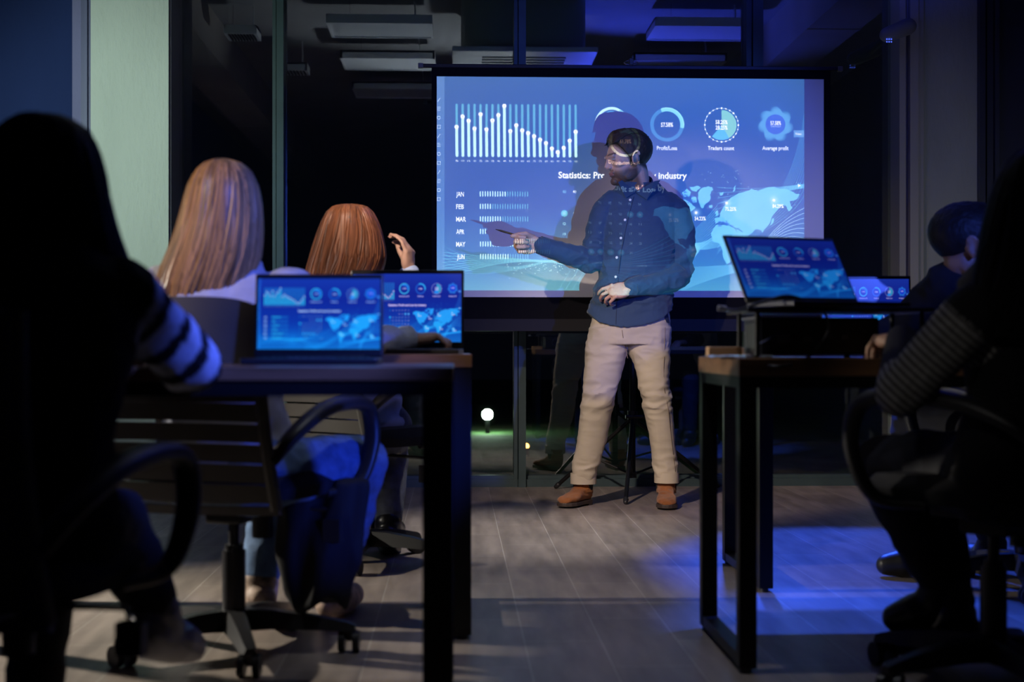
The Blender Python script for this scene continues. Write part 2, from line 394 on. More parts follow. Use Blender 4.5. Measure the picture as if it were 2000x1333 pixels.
# world map
LAND = (112, 205, 235)
lands = [
 [(1362,375),(1368,368),(1372,365),(1390,365),(1392,370),(1385,380),(1386,390),(1377,397),(1370,407),(1366,402),(1361,387)],
 [(1253,388),(1262,383),(1280,380),(1300,384),(1318,383),(1332,388),(1345,394),(1357,404),(1349,412),(1341,420),(1336,432),(1328,440),(1322,452),(1314,449),(1304,450),(1311,462),(1324,470),(1318,470),(1300,459),(1288,446),(1278,430),(1272,412),(1262,400),(1250,400)],
 [(1330,376),(1340,368),(1348,374),(1344,384),(1334,384)], [(1345,364),(1360,362),(1368,366),(1358,374),(1348,370)], [(1348,386),(1358,384),(1360,394),(1352,396)],
 [(1325,470),(1338,466),(1352,470),(1365,482),(1361,495),(1350,508),(1344,526),(1338,534),(1334,520),(1334,500),(1325,485)],
 [(1406,414),(1413,402),(1424,388),(1436,380),(1452,374),(1466,368),(1480,372),(1500,364),(1522,367),(1545,372),(1562,378),(1556,388),(1542,392),(1548,404),(1540,412),(1534,400),(1524,402),(1514,414),(1506,424),(1502,436),(1494,446),(1489,455),(1482,448),(1474,448),(1464,456),(1458,470),(1451,456),(1442,444),(1430,442),(1418,436),(1408,433),(1396,436),(1394,426),(1404,424)],
 [(1396,440),(1414,439),(1432,445),(1440,456),(1452,462),(1444,476),(1436,488),(1430,504),(1418,516),(1411,502),(1408,484),(1402,474),(1390,470),(1387,456)],
 [(1437,446),(1450,453),(1456,460),(1446,468),(1440,458)], [(1505,488),(1520,480),(1534,490),(1532,503),(1514,504)], [(1480,466),(1488,468),(1494,476),(1484,476)],
 [(1499,462),(1506,466),(1503,474),(1497,470)], [(1395,413),(1400,410),(1402,420),(1396,423)], [(1383,401),(1390,400),(1390,405),(1384,405)],
 [(1507,426),(1511,424),(1508,436),(1503,440)], [(1432,366),(1436,360),(1434,372),(1431,374)], [(1404,376),(1412,374),(1411,380),(1405,381)]]
for i, l in enumerate(lands): poly(rough(l, 2, .11, i+3), LAND, .9)
for i in range(26): 
    x = random.uniform(1328, 1362); y = random.uniform(366, 398); seg(x, y, x+random.uniform(-5, 5), y+random.uniform(-4, 4), 1.6, (44, 100, 195), .9)
for i in range(18):
    x = random.uniform(1402, 1435); y = random.uniform(432, 440); seg(x, y, x+random.uniform(-4, 4), y+random.uniform(-2, 3), 1.6, (44, 100, 195), .8)
for (x, y, s) in ((1288, 398, '25.12%'), (1358, 415, '54.23%'), (1418, 396, '75.25%'), (1511, 390, '84.29%'), (1338, 474, '15.25%'), (1432, 478, '35.12%'), (1520, 487, '12.25%')):
    glow(x, y, 16, (215, 240, 255), .9); disc(x, y, 2.6, (255, 255, 255)); text(s, x+8, y+15, 7.4, 22, .035, 'C')
disc(1561, 361, 5, (90, 190, 225), .6); poly([(1558.5, 357.5), (1558.5, 364.5), (1564.5, 361)], (255, 255, 255))
# toolbar of the presenting program down the left edge
poly([(853, 151), (868, 151), (868, 568), (853, 568)], (150, 180, 215), .35)
for i in range(12):
    y = 197+i*17.6; x = 857
    if i % 4 == 0: seg(x-2.5, y+4, x+2.5, y-3, 1.2, (225, 240, 255), .8)
    elif i % 4 == 1:
        for q in range(3): seg(x-3, y-3+q*3, x+3, y-3+q*3, 1.0, (225, 240, 255), .8)
    elif i % 4 == 2: disc(x, y, 3.6, (225, 240, 255), .8, 2.4)
    else:
        for a, b in (((x-3, y-3), (x+3, y-3)), ((x+3, y-3), (x+3, y+3)), ((x+3, y+3), (x-3, y+3)), ((x-3, y+3), (x-3, y-3))): seg(*a, *b, 1.0, (225, 240, 255), .8)
flush_text()
IMG = IMG.reshape(SH//2, 2, SW//2, 2, 3).mean((1, 3))
def make_image(name, A):
    h, w = A.shape[:2]; im = bpy.data.images.new(name, w, h); full = np.ones((h, w, 4), dtype=np.float32); full[:, :, :3] = A[::-1]
    im.pixels.foreach_set(full.ravel()); im.update(); im.pack(); return im
SLIDE = make_image('dashboard_slide', np.clip(IMG, 0, 1))
# the notebooks show the same page on their own, deeper blue ground
nb = np.zeros_like(IMG); yn = (np.arange(IMG.shape[0])+.5)/IMG.shape[0]
for c in range(3): nb[:, :, c] = np.interp(yn, [0, .3, .6, .85, 1], [q[c]/255 for q in ((26, 52, 168), (18, 36, 150), (14, 50, 165), (14, 84, 190), (20, 110, 205))])[:, None]
bgs = BG.reshape(SH//2, 2, SW//2, 2, 3).mean((1, 3))
dlt = IMG-bgs; wh_ = sm(IMG.min(2), .80, .97); dlt[:, :, 0] *= .25+.65*wh_; dlt[:, :, 1] *= .92
NOTE = make_image('dashboard_page', np.clip(nb+dlt, 0, 1))

def screen_mat(name, strength, dim=(1, 1, 1)):
    m = bpy.data.materials.new(name); m.use_nodes = True; nt = m.node_tree; b = nt.nodes['Principled BSDF']
    tc = nt.nodes.new('ShaderNodeTexCoord'); im = nt.nodes.new('ShaderNodeTexImage'); im.image = NOTE; im.extension = 'EXTEND'
    nt.links.new(tc.outputs['UV'], im.inputs['Vector'])
    b.inputs['Base Color'].default_value = (.01, .01, .012, 1); b.inputs['Roughness'].default_value = .3
    mx = nt.nodes.new('ShaderNodeMix'); mx.data_type = 'RGBA'; mx.blend_type = 'MULTIPLY'; mx.inputs['Factor'].default_value = 1
    nt.links.new(im.outputs['Color'], mx.inputs['A']); mx.inputs['B'].default_value = (*dim, 1)
    nt.links.new(mx.outputs['Result'], b.inputs['Emission Color']); b.inputs['Emission Strength'].default_value = strength
    return m

# ------------------------------------------------------------------ room shell
YF = 7.82                                                       # the glazed front wall
XL, XR, YB, ZC = -2.49, 3.35, -3.0, 3.1
def floor_material():
    m = bpy.data.materials.new('wood_look_floor_tiles'); m.use_nodes = True; nt = m.node_tree; b = nt.nodes['Principled BSDF']; N = nt.nodes.new; L = nt.links.new
    tc = N('ShaderNodeTexCoord'); mp = N('ShaderNodeMapping'); mp.inputs['Rotation'].default_value = (0, 0, math.pi/2); mp.inputs['Location'].default_value = (.1, .02, 0)
    L(tc.outputs['Object'], mp.inputs['Vector'])
    br = N('ShaderNodeTexBrick'); br.inputs['Scale'].default_value = 1; br.inputs['Brick Width'].default_value = .60; br.inputs['Row Height'].default_value = .20
    br.inputs['Mortar Size'].default_value = .0018; br.inputs['Mortar Smooth'].default_value = .3; br.offset = .5
    br.inputs['Color1'].default_value = (.22, .185, .16, 1); br.inputs['Color2'].default_value = (.30, .25, .215, 1); br.inputs['Mortar'].default_value = (.42, .38, .34, 1)
    L(mp.outputs['Vector'], br.inputs['Vector'])
    mp2 = N('ShaderNodeMapping'); mp2.inputs['Scale'].default_value = (14, 2.2, 1); L(tc.outputs['Object'], mp2.inputs['Vector'])
    n = N('ShaderNodeTexNoise'); n.inputs['Scale'].default_value = 1.2; n.inputs['Detail'].default_value = 7; L(mp2.outputs['Vector'], n.inputs['Vector'])
    mr = N('ShaderNodeMapRange'); mr.inputs['From Min'].default_value = .3; mr.inputs['From Max'].default_value = .7; mr.inputs['To Min'].default_value = .68; mr.inputs['To Max'].default_value = 1.25
    L(n.outputs['Fac'], mr.inputs['Value'])
    mx = N('ShaderNodeMix'); mx.data_type = 'RGBA'; mx.blend_type = 'MULTIPLY'; mx.inputs['Factor'].default_value = 1
    L(br.outputs['Color'], mx.inputs['A']); L(mr.outputs['Result'], mx.inputs['B']); L(mx.outputs['Result'], b.inputs['Base Color'])
    b.inputs['Roughness'].default_value = .42; b.inputs['Specular IOR Level'].default_value = .4
    bp = N('ShaderNodeBump'); bp.inputs['Strength'].default_value = .25; bp.inputs['Distance'].default_value = .004
    ad = N('ShaderNodeMath'); ad.operation = 'MULTIPLY_ADD'; ad.inputs[1].default_value = .3; L(n.outputs['Fac'], ad.inputs[0])
    inv = N('ShaderNodeMath'); inv.operation = 'SUBTRACT'; inv.inputs[0].default_value = 1; L(br.outputs['Fac'], inv.inputs[1]); L(inv.outputs[0], ad.inputs[2])
    L(ad.outputs[0], bp.inputs['Height']); L(bp.outputs['Normal'], b.inputs['Normal'])
    return m
def plaster(name, col, bump=.35):
    return mat(name, col, .85, 0, .2, .08, 3.0, bump, 45, stretch=(1, 1, .35))
struct('floor', MB().box2((XL, YB, -.12), (XR, YF+.06, 0)), floor_material(), smooth=False)
CEIL = plaster('grey_painted_ceiling', (.30, .30, .31), .2)
struct('ceiling', MB().box2((XL-.1, YB-.1, ZC), (XR+.1, YF+.06, ZC+.12)), CEIL, smooth=False)
WALLD = plaster('dark_grey_wall', (.16, .16, .18), .2)
struct('wall_left', MB().box2((XL-.12, YB, 0), (XL, YF+.06, ZC)), plaster('blue_wall', (.06, .12, .30)), smooth=False)
struct('wall_right', MB().box2((XR, YB, 0), (XR+.12, YF+.06, ZC)), WALLD, smooth=False)
struct('wall_back', MB().box2((XL-.12, YB-.12, 0), (XR+.12, YB, ZC)), plaster('charcoal_wall', (.05, .05, .055)), smooth=False)
def X(px, y=YF): return PY(px, HZ, y).x
struct('wall_front', MB().box2((XL, YF-.05, 0), (X(143, YF-.05), YF+.06, ZC)), plaster('navy_wall', (.022, .04, .15)), smooth=False)
struct('wall_front_reveal', MB().box2((X(141, YF-.09), YF-.09, 0), (X(160, YF-.09), YF+.06, ZC)), plaster('lilac_reveal', (.24, .23, .42)), smooth=False)
g = MB()
for i, (a, b, dy) in enumerate(((158, 164, .10), (164, 170, .14), (170, 179, .12))): g.box2((X(a, YF-dy), YF-dy, 0), (X(b, YF-dy), YF+.05, ZC))
struct('trim_1', g, PALEFRAME, smooth=False)
struct('pillar', MB().box2((X(177, YF-.32), YF-.32, 0), (X(329, YF-.32), YF+.06, ZC)), plaster('pale_green_plaster', (.62, .66, .60), .6), smooth=False)
g = MB()
for a, b, dy in ((326, 334, .30), (334, 341, .12), (341, 350, .08)): g.box2((X(a, YF-dy), YF-dy, 0), (X(b, YF-dy), YF+.05, ZC))
struct('trim_2', g, mat('purple_grey_frame', (.13, .12, .16), .5), smooth=False)
# posts, bottom and upper rails of the glazing
def post(name, a, b, m=DARKFRAME, dy=.08):
    g = MB(); x0, x1 = X(a, YF-dy), X(b, YF-dy); w = x1-x0
    g.box2((x0, YF-dy, .0), (x0+w*.3, YF+.05, ZC)); g.box2((x0+w*.38, YF-dy-.012, 0), (x1, YF+.05, ZC)); g.box2((x0, YF-dy+.02, 0), (x1, YF+.04, ZC))
    return struct(name, g, m, smooth=False)
post('trim_3', 532, 554); post('trim_4', 1004, 1027); post('trim_5', 1458, 1490)
g = MB(); g.box2((X(340), YF-.07, 0), (X(1760), YF+.05, .042)); g.box2((X(340), YF-.05, .042), (X(1760), YF+.04, .06)); g.box2((X(340), YF-.05, ZC-.08), (X(1760), YF+.04, ZC))
struct('trim_6', g, DARKFRAME, smooth=False)
g = MB()
for a, b, dy in ((1757, 1769, .16), (1769, 1778, .13), (1778, 1794, .17), (1794, 1804, .14)): g.box2((X(a, YF-dy), YF-dy, 0), (X(b, YF-dy), YF+.05, ZC))
struct('trim_7', g, mat('grey_folded_frame', (.40, .39, .38), .6), smooth=False)
struct('wall_front_right', MB().box2((X(1803, YF-.1), YF-.10, 0), (X(1915, YF-.1), YF+.06, ZC)), plaster('light_grey_plaster', (.40, .42, .40)), smooth=False)
g = MB()
for a, b, dy in ((1914, 1925, .14), (1928, 1940, .12), (1944, 1952, .14)): g.box2((X(a, YF-dy), YF-dy, 0), (X(b, YF-dy), YF+.05, ZC))
g.box2((X(1914), YF-.06, 0), (XR, YF+.05, ZC))
struct('trim_8', g, mat('navy_frame', (.05, .055, .09), .35), smooth=False)
def glass_mat():
    m = bpy.data.materials.new('night_window_glass'); m.use_nodes = True; nt = m.node_tree
    for n in list(nt.nodes): nt.nodes.remove(n)
    o = nt.nodes.new('ShaderNodeOutputMaterial'); t = nt.nodes.new('ShaderNodeBsdfTransparent'); gl = nt.nodes.new('ShaderNodeBsdfGlossy'); mx = nt.nodes.new('ShaderNodeMixShader')
    t.inputs[0].default_value = (.80, .84, .84, 1); gl.inputs['Color'].default_value = (.9, .95, .95, 1); gl.inputs['Roughness'].default_value = .012; mx.inputs[0].default_value = .17
    nt.links.new(t.outputs[0], mx.inputs[1]); nt.links.new(gl.outputs[0], mx.inputs[2]); nt.links.new(mx.outputs[0], o.inputs[0])
    return m
GLASS = glass_mat()
for i, (a, b) in enumerate(((348, 534), (552, 1006), (1025, 1460), (1488, 1760))):
    struct('window_%d' % (i+1), MB().box2((X(a), YF-.004, .055), (X(b), YF+.004, ZC-.07)), GLASS, smooth=False)
# ceiling beams
for k, (xb, w) in enumerate(((-1.85, .34), (2.42, .34))):
    g = MB(); g.box2((xb-w/2, YB, ZC-.30), (xb+w/2, YF-.35, ZC))
    for j in range(5): g.box2((xb-w/2-.004, 1.0+j*1.4, ZC-.305), (xb+w/2+.004, 1.03+j*1.4, ZC-.30))
    tag(struct('ceiling_beam', g, plaster('bare_concrete', (.42, .38, .35), .5), smooth=False), 'bare concrete ceiling beam running towards the glazed wall, %s' % ('left side' if k == 0 else 'right side'), 'beam')
# terrace outside
struct('terrace_ground', MB().box2((-14, YF+.07, -.14), (16, 34, -.04)), mat('outdoor_ground', (.05, .10, .035), .9, 0, .2, .5, 3, .6, 12), smooth=False)
# a lawn lamp far outside, seen through the glass
def outdoor_lamp(p, col, strength, e, r, label):
    t = thing('garden_lamp', label, 'lamp', (p.x, p.y, -.04))
    obj('post', MB().tube([(p.x, p.y, -.04), (p.x, p.y, p.z-r*.6)], .02), BLACKMETAL, t)
    obj('bulb', MB().ell(p, (r, r, r), None, 20, 12), mat('lit_'+label[:6], (1, 1, 1), .5, emit=col, estr=strength), t)
outdoor_lamp(P(952, 810, 13.2), (.75, 1.0, .72), 300, 50, .05, 'small bright white garden lamp glowing on the dark lawn outside')
outdoor_lamp(P(1028, 872, 10.4), (1.0, .42, .08), 14, 1.0, .022, 'tiny orange garden light outside beside the middle window post')

# ------------------------------------------------------------------ ceiling fittings (they show mirrored in the glass)
PANELM = mat('frosted_white_panel', (.85, .86, .88), .4)
def ceiling_light(loc, w, d, label, louver=False):
    t = thing('ceiling_light', label, 'ceiling light', (loc[0], loc[1], ZC), 0, 'suspended ceiling light panels'); x, y, z = loc
    g = MB(); g.box2((x-w/2, y-d/2, z), (x-w/2+.015, y+d/2, z+.06)); g.box2((x+w/2-.015, y-d/2, z), (x+w/2, y+d/2, z+.06))
    g.box2((x-w/2, y-d/2, z), (x+w/2, y-d/2+.015, z+.06)); g.box2((x-w/2, y+d/2-.015, z), (x+w/2, y+d/2, z+.06)); g.box2((x-w/2, y-d/2, z+.045), (x+w/2, y+d/2, z+.06))
    obj('housing', g, PANELM, t, smooth=False)
    obj('diffuser', MB().box2((x-w/2+.015, y-d/2+.015, z+.008), (x+w/2-.015, y+d/2-.015, z+.014)), mat('diffuser_sheet', (.78, .80, .84), .35), t, smooth=False)
    if louver:
        g = MB()
        for i in range(9): g.box2((x-w/2+.03+i*(w-.06)/8-.004, y-d/2+.02, z-.004), (x-w/2+.03+i*(w-.06)/8+.004, y+d/2-.02, z+.01))
        obj('louver', g, BLACKPLAST, t, smooth=False)
    obj('cord', MB().tube([(x+w*.32, y, z+.06), (x+w*.33, y+.01, z+.14), (x+w*.32, y, ZC)], .005, 8), PANELM, t)
    obj('hanger', MB().tube([(x-w*.3, y, z+.06), (x-w*.3, y, ZC)], .002, 6), CHROME, t)
for y_, nm in ((6.0, 'nearest the window'), (4.85, 'second from the window'), (3.6, 'third from the window')):
    ceiling_light((-.50, y_, 2.90), .70, .46, 'white rectangular hanging ceiling light panel in the middle row, '+nm)
for y_, nm in ((6.0, 'nearest the window'), (4.85, 'second from the window')):
    ceiling_light((1.68, y_, 2.90), .70, .46, 'white rectangular hanging ceiling light panel in the blue-lit right row, '+nm)
ceiling_light((-1.45, 5.85, 2.88), .22, .24, 'small louvred white ceiling light at the left, nearest the window', True)
ceiling_light((-1.25, 4.7, 2.86), .26, .22, 'small louvred white ceiling light at the left, farther from the window', True)
t = thing('air_conditioner', 'round-cornered grey cassette air conditioner with a white grille hanging from the ceiling', 'air conditioner', (.46, 5.85, ZC))
g = MB(); rings = []
for z in (2.74, 2.80, ZC-.02, ZC):
    rings.append([(.46+.42*math.copysign(abs(math.cos(a))**.35, math.cos(a)), 5.85+.42*math.copysign(abs(math.sin(a))**.35, math.sin(a)), z) for a in (2*math.pi*i/48 for i in range(48))])
obj('body', g.loft(rings), mat('grey_green_casing', (.30, .34, .30), .5), t)
g = MB().box2((-.02, 5.37, 2.70), (.94, 6.33, 2.735)); obj('panel', g, PANELM, t, smooth=False, bevel=.01)
g = MB()
for i in range(7): g.box2((.18, 5.58+i*.09, 2.692), (.74, 5.62+i*.09, 2.70))
obj('grille', g, mat('grille_grey', (.3, .3, .32), .5), t, smooth=False)
t = thing('security_camera', 'small grey ceiling camera on a bracket at the top of the right-hand window frame', 'camera', PY(1752, 70, YF-.3))
c = PY(1752, 66, YF-.30)
obj('bracket', MB().tube([c+Vector((.12, .22, .1)), c+Vector((.06, .08, .06)), c], .02), mat('grey_cam', (.25, .25, .26), .5), t)
obj('housing', MB().tube([c+Vector((.06, 0, .04)), c+Vector((-.06, -.02, -.01))], [.045, .04], 20, rounded=True), mat('grey_cam', (.25, .25, .26), .5), t)
g = MB()
for i in range(6): g.ell(c+Vector((-.07+.012*(i % 3), -.05, -.04-.014*(i//3))), (.004,)*3, None, 8, 6)
obj('led_dots', g, mat('blue_leds', (.1, .1, .3), .5, emit=(.08, .15, 1), estr=1.2), t)

# ------------------------------------------------------------------ projection screen on its tripod
YS = 7.27
t = thing('projection_screen', 'white pull-up projection screen with a black border on a tripod, showing a blue dashboard', 'projection screen', PY(1236, 960, YS+.12))
def rectY(a, b, y0, y1, px0, py0, px1, py1):
    p = PY(px0, py0, y0); q = PY(px1, py1, y0); return MB().box2((p.x, y0, p.z), (q.x, y1, q.z))
A = PY(853, 151, YS); B = PY(1610, 581, YS)
ztop, zbot = PY(1232, 152, YS).z, PY(1232, 581, YS).z
x0, x1 = PY(853, 370, YS).x, PY(1609, 370, YS).x; xb0, xb1 = PY(843, 370, YS).x, PY(1622, 370, YS).x
zbt, zbb = PY(1232, 134, YS).z, PY(1232, 628, YS).z
obj('screen_surface', MB().box2((x0, YS, zbot), (x1, YS+.0015, ztop)), mat('matt_white_screen', (.80, .80, .81), .9, 0, .1), t, smooth=False)
g = MB(); g.box2((xb0, YS-.001, ztop), (xb1, YS+.0025, zbt)); g.box2((xb0, YS-.001, zbb), (xb1, YS+.0025, zbot)); g.box2((xb0, YS-.001, zbot), (x0, YS+.0025, ztop)); g.box2((x1, YS-.001, zbot), (xb1, YS+.0025, ztop))
obj('black_border', g, mat('black_border_cloth', (.004, .004, .006), .8, 0, .1), t, smooth=False)
xa, xc = PY(822, 130, YS).x, PY(1640, 130, YS).x
obj('top_bar', MB().box2((xa, YS-.012, zbt-.004), (xc, YS+.014, zbt+.016)), mat('black_aluminium', (.02, .02, .03), .3, .5), t, smooth=False, bevel=.004)
for xe in (xa-.001, xc+.001): obj('end_cap', MB().box2((xe-.013, YS-.014, zbt-.006), (xe+.013, YS+.016, zbt+.019)), mat('grey_cap', (.10, .10, .11), .4), t, smooth=False, bevel=.003)
g = MB().tube([(xb0-.03, YS+.03, zbb-.018), (xb1+.03, YS+.03, zbb-.018)], .034, 24)
g.box2((xb0-.03, YS-.006, zbb-.05), (xb1+.03, YS+.02, zbb+.012))
obj('roller_case', g, mat('black_case_metal', (.006, .006, .010), .5, .0, .2), t, smooth=True)
XP = PY(1236, 500, YS+.13).x; YP = YS+.14
g = MB().tube([(XP, YP, zbt+.03), (XP, YP, zbb)], .012, 14); obj('upper_pole', g, CHROME, t)
obj('lower_pole', MB().tube([(XP, YP, zbb), (XP, YP, .09)], .0155, 16), BLACKMETAL, t)
g = MB(); hk = PY(1232, 124, YS)
g.tube([hk+Vector((.036*math.cos(a), -.02, .011*math.sin(a))) for a in np.linspace(0, 2*math.pi, 25)], .0025, 8, cap=False); obj('hook', g, CHROME, t)
obj('hook_block', MB().box2((hk.x-.011, YS-.03, hk.z-.012), (hk.x+.011, YP+.01, hk.z+.022)), BLACKPLAST, t, smooth=False, bevel=.003)
obj('collar', MB().tube([(XP, YP, .365), (XP, YP, .43)], .026, 18).tube([(XP-.04, YP-.02, .40), (XP+.05, YP-.02, .40)], .01, 10).ell((XP+.06, YP-.02, .40), (.014, .014, .014)), BLACKPLAST, t)
obj('lower_collar', MB().tube([(XP, YP, .08), (XP, YP, .11)], .022, 14), BLACKPLAST, t)
feet = [P(1222, 989, 6.90), P(1086, 957, 7.66), P(1402, 951, 7.70)]
for f in feet:
    f.z = .012; top = Vector((XP, YP, .395))
    obj('leg', MB().tube([top+(f-top)*.03, f], .011, 10), BLACKMETAL, t)
    obj('rubber_foot', MB().cap(f-(f-top)*.03, f, .014, .012), BLACKPLAST, t)
    mid = top+(f-top)*.55
    obj('brace', MB().tube([Vector((XP, YP, .095)), mid], .006, 8), BLACKMETAL, t)

# ------------------------------------------------------------------ tables
def wood_mat():
    m = mat('brown_laminate', (.24, .125, .06), .32, 0, .5, .3, 3.0, .05, 40, stretch=(1.2, 14, 14)); return m
WOOD = wood_mat()
def table(label, x0, y0, x1, y1, ht, leg, slab=.026, rail=.028):
    t = thing('desk', label, 'desk', ((x0+x1)/2, (y0+y1)/2, 0))
    obj('tabletop', MB().box2((x0, y0, ht-slab), (x1, y1, ht)), WOOD, t, smooth=False, bevel=.002)
    z1 = ht-slab
    for (cx, sx) in ((x0, 1), (x1, -1)):
        for (cy, sy) in ((y0, 1), (y1, -1)):
            obj('leg', MB().box2((cx+sx*.002, cy+sy*.002, .012), (cx+sx*(.002+leg), cy+sy*(.002+leg), z1-.001)), BLACKMETAL, t, smooth=False, bevel=.002)
            obj('foot', MB().tube([(cx+sx*(leg/2), cy+sy*leg/2, 0), (cx+sx*(leg/2), cy+sy*leg/2, .012)], .014, 12), BLACKPLAST, t)
        a = cx+sx*.004; b = cx+sx*leg
        obj('foot_rail', MB().box2((a, y0+leg, .014), (b, y1-leg, .014+rail)), BLACKMETAL, t, smooth=False)
    g = MB()
    g.box2((x0+leg, y0+.004, z1-rail), (x1-leg, y0+leg, z1-.001)); g.box2((x0+leg, y1-leg, z1-rail), (x1-leg, y1-.004, z1-.001))
    g.box2((x0+.004, y0+leg, z1-rail), (x0+leg, y1-leg, z1-.001)); g.box2((x1-leg, y0+leg, z1-rail), (x1-.004, y1-leg, z1-.001))
    obj('apron_frame', g, BLACKMETAL, t, smooth=False)
    return t
def corner(px, d): return Cm((px-1000)/F*d, d, 0)
c1 = corner(887, 2.69); table('brown desk with a black steel frame nearest the camera on the left', c1.x-1.4, c1.y, c1.x, c1.y+.60, .730, .058)
c2 = corner(922, 3.72); table('brown desk with a black steel frame on the left, behind the nearest desk', c2.x-1.4, c2.y, c2.x, c2.y+.62, .748, .052, .034)
c3 = corner(1443, 3.33); table('brown desk on the right carrying the projector and the tilted notebook', c3.x, c3.y, c3.x+1.35, c3.y+.55, .741, .042, .042)
c4 = corner(1482, 4.43); table('dark desk on the right, behind the projector desk', c4.x, c4.y, c4.x+1.35, c4.y+.62, .765, .044)

# ------------------------------------------------------------------ office chairs
def curve_pts(ctrl, n=8):
    c = [Vector(p) for p in ctrl]; c = [c[0]*2-c[1]]+c+[c[-1]*2-c[-2]]; out = []
    for i in range(1, len(c)-2):
        for k in range(n):
            t = k/n; p0, p1, p2, p3 = c[i-1:i+3]
            out.append(.5*((2*p1)+(p2-p0)*t+(2*p0-5*p1+4*p2-p3)*t*t+(3*p1-p0-3*p2+p3)*t**3))
    return out+[c[-2]]
def make_chair(label):
    t = thing('office_chair', label, 'chair', (0, 0, 0), 0, 'black office swivel chairs')
    g = MB()
    rings = []
    for z, k in ((.415, .90), (.425, 1.0), (.455, 1.02), (.475, .93), (.480, .7)):
        rings.append([(.245*k*math.copysign(abs(math.cos(a))**.6, math.cos(a)), .01+.235*k*math.copysign(abs(math.sin(a))**.6, math.sin(a)), z+(.012*abs(math.cos(a))**2 if k < 1 else 0)) for a in (2*math.pi*i/40 for i in range(40))])
    obj('seat', g.loft(rings), FABRIC, t)
    def backp(u, z):                                            # u -1..1 across
        return Vector((u*.235*(1-.10*(z-.5)), -.235-.12*(z-.45)-.035*(1-u*u)-.03*math.sin((z-.42)*6), z))
    g = MB()
    def strip(z0, z1, u0=-1, u1=1, th=.016, n=14, fn=None):
        rings = []
        for i in range(n+1):
            u = u0+(u1-u0)*i/n; a = backp(u, z0); b = backp(u, z1); o = Vector((0, th, 0))
            if fn: a.z += fn(u)[0]; b.z += fn(u)[1]
            rings.append([a, b, b+o, a+o])
        g.loft(rings)
    strip(.675, .93, n=16, fn=lambda u: (0, -.03*abs(u)**5))
    for i in range(5):                                          # horizontal ribs with slots between
        z = .425+i*.05; strip(z, z+.0455, fn=lambda u: (.006*(1-u*u), .004*(1-u*u)))
    strip(.395, .418)
    for s in (-1, 1):
        g.tube([backp(s*.97, z)+Vector((0, .008, 0)) for z in np.linspace(.41, .91, 12)], .016, 8)
    obj('backrest', g, GREYPLAST, t)
    for s in (-1, 1):
        pts = curve_pts([(s*.235, .03, .425), (s*.28, .13, .44), (s*.30, .175, .54), (s*.30, .16, .635), (s*.295, .08, .662), (s*.29, -.08, .652), (s*.27, -.20, .60), (s*.235, -.26, .53)])
        obj('armrest', MB().tube(pts, [.017+.009*max(0, math.sin(math.pi*i/(len(pts)-1))) for i in range(len(pts))], 12, .75), BLACKPLAST, t)
    obj('mechanism', MB().box((0, 0, .40), (.18, .22, .035)).box((0, 0, .37), (.10, .12, .05)), BLACKPLAST, t, bevel=.008)
    lv = obj('lever', MB().tube([(.05, .03, .385), (.24, .05, .38), (.25, .05, .35)], .006, 8).box((.25, .05, .325), (.045, .03, .06)), BLACKPLAST, t)
    obj('tension_knob', MB().tube([(.09, -.02, .37), (.09, -.02, .31)], .026, 18), BLACKPLAST, t)
    obj('gas_column', MB().tube([(0, 0, .10), (0, 0, .27)], .030, 20).tube([(0, 0, .27), (0, 0, .285)], .024, 20).tube([(0, 0, .28), (0, 0, .37)], .014, 16), mat('satin_column', (.05, .05, .055), .25, .4), t)
    g = MB().tube([(0, 0, .065), (0, 0, .115)], .045, 20)
    for k in range(5):
        a = 2*math.pi*k/5+.3; d = Vector((math.cos(a), math.sin(a), 0)); q = Vector((-d.y, d.x, 0)); rings = []
        for r, z0, z1, w in ((.02, .06, .115, .032), (.10, .065, .112, .030), (.20, .062, .098, .026), (.285, .058, .080, .021), (.305, .058, .072, .016)):
            rings.append([d*r+q*w+Vector((0, 0, z0)), d*r+q*w*.6+Vector((0, 0, z1)), d*r-q*w*.6+Vector((0, 0, z1)), d*r-q*w+Vector((0, 0, z0))])
        g.loft(rings)
    obj('star_base', g, BLACKPLAST, t)
    for k in range(5):
        a = 2*math.pi*k/5+.3; c = Vector((.29*math.cos(a), .29*math.sin(a), 0)); b = a+1.1*k; ax = Vector((math.cos(b), math.sin(b), 0))
        g = MB()
        for s in (-1, 1): g.tube([c+ax*s*.010+Vector((0, 0, .028)), c+ax*s*.026+Vector((0, 0, .028))], .028, 18)
        g.tube([c+Vector((0, 0, .03)), c+Vector((0, 0, .065))], .009, 10); g.box(c+Vector((0, 0, .048)), (.03, .03, .02))
        obj('caster', g, BLACKPLAST, t)
    return t
chair0 = make_chair('black office swivel chair of the woman in the striped sleeve, nearest on the left')
def dup(root, loc, rz, label, sz=1.0):
    r = root.copy(); COL.objects.link(r); r.scale = (1, 1, sz); r.location = loc; r.rotation_euler = (0, 0, rz); r['label'] = label
    for ch in [o for o in COL.objects if o.parent == root]:
        c = ch.copy(); COL.objects.link(c); c.parent = r
    return r
chair0.location = Cm(-.875, 2.30); chair0.rotation_euler = (0, 0, -TH-.12); chair0.scale = (1, 1, .90)
dup(chair0, Cm(-.70, 3.58), -TH-.30, 'black office swivel chair with a ribbed back under the blonde woman', .95)
dup(chair0, Cm(-.53, 5.05), -TH-.62, 'black office swivel chair under the red-haired woman, nearest the window')
dup(chair0, Cm(1.09, 3.22), -TH+.75, 'black office swivel chair of the person in the ribbed sweater, nearest on the right')
dup(chair0, Cm(1.62, 4.50), -TH+.35, 'black office swivel chair behind the far right desk, under the short-haired man')

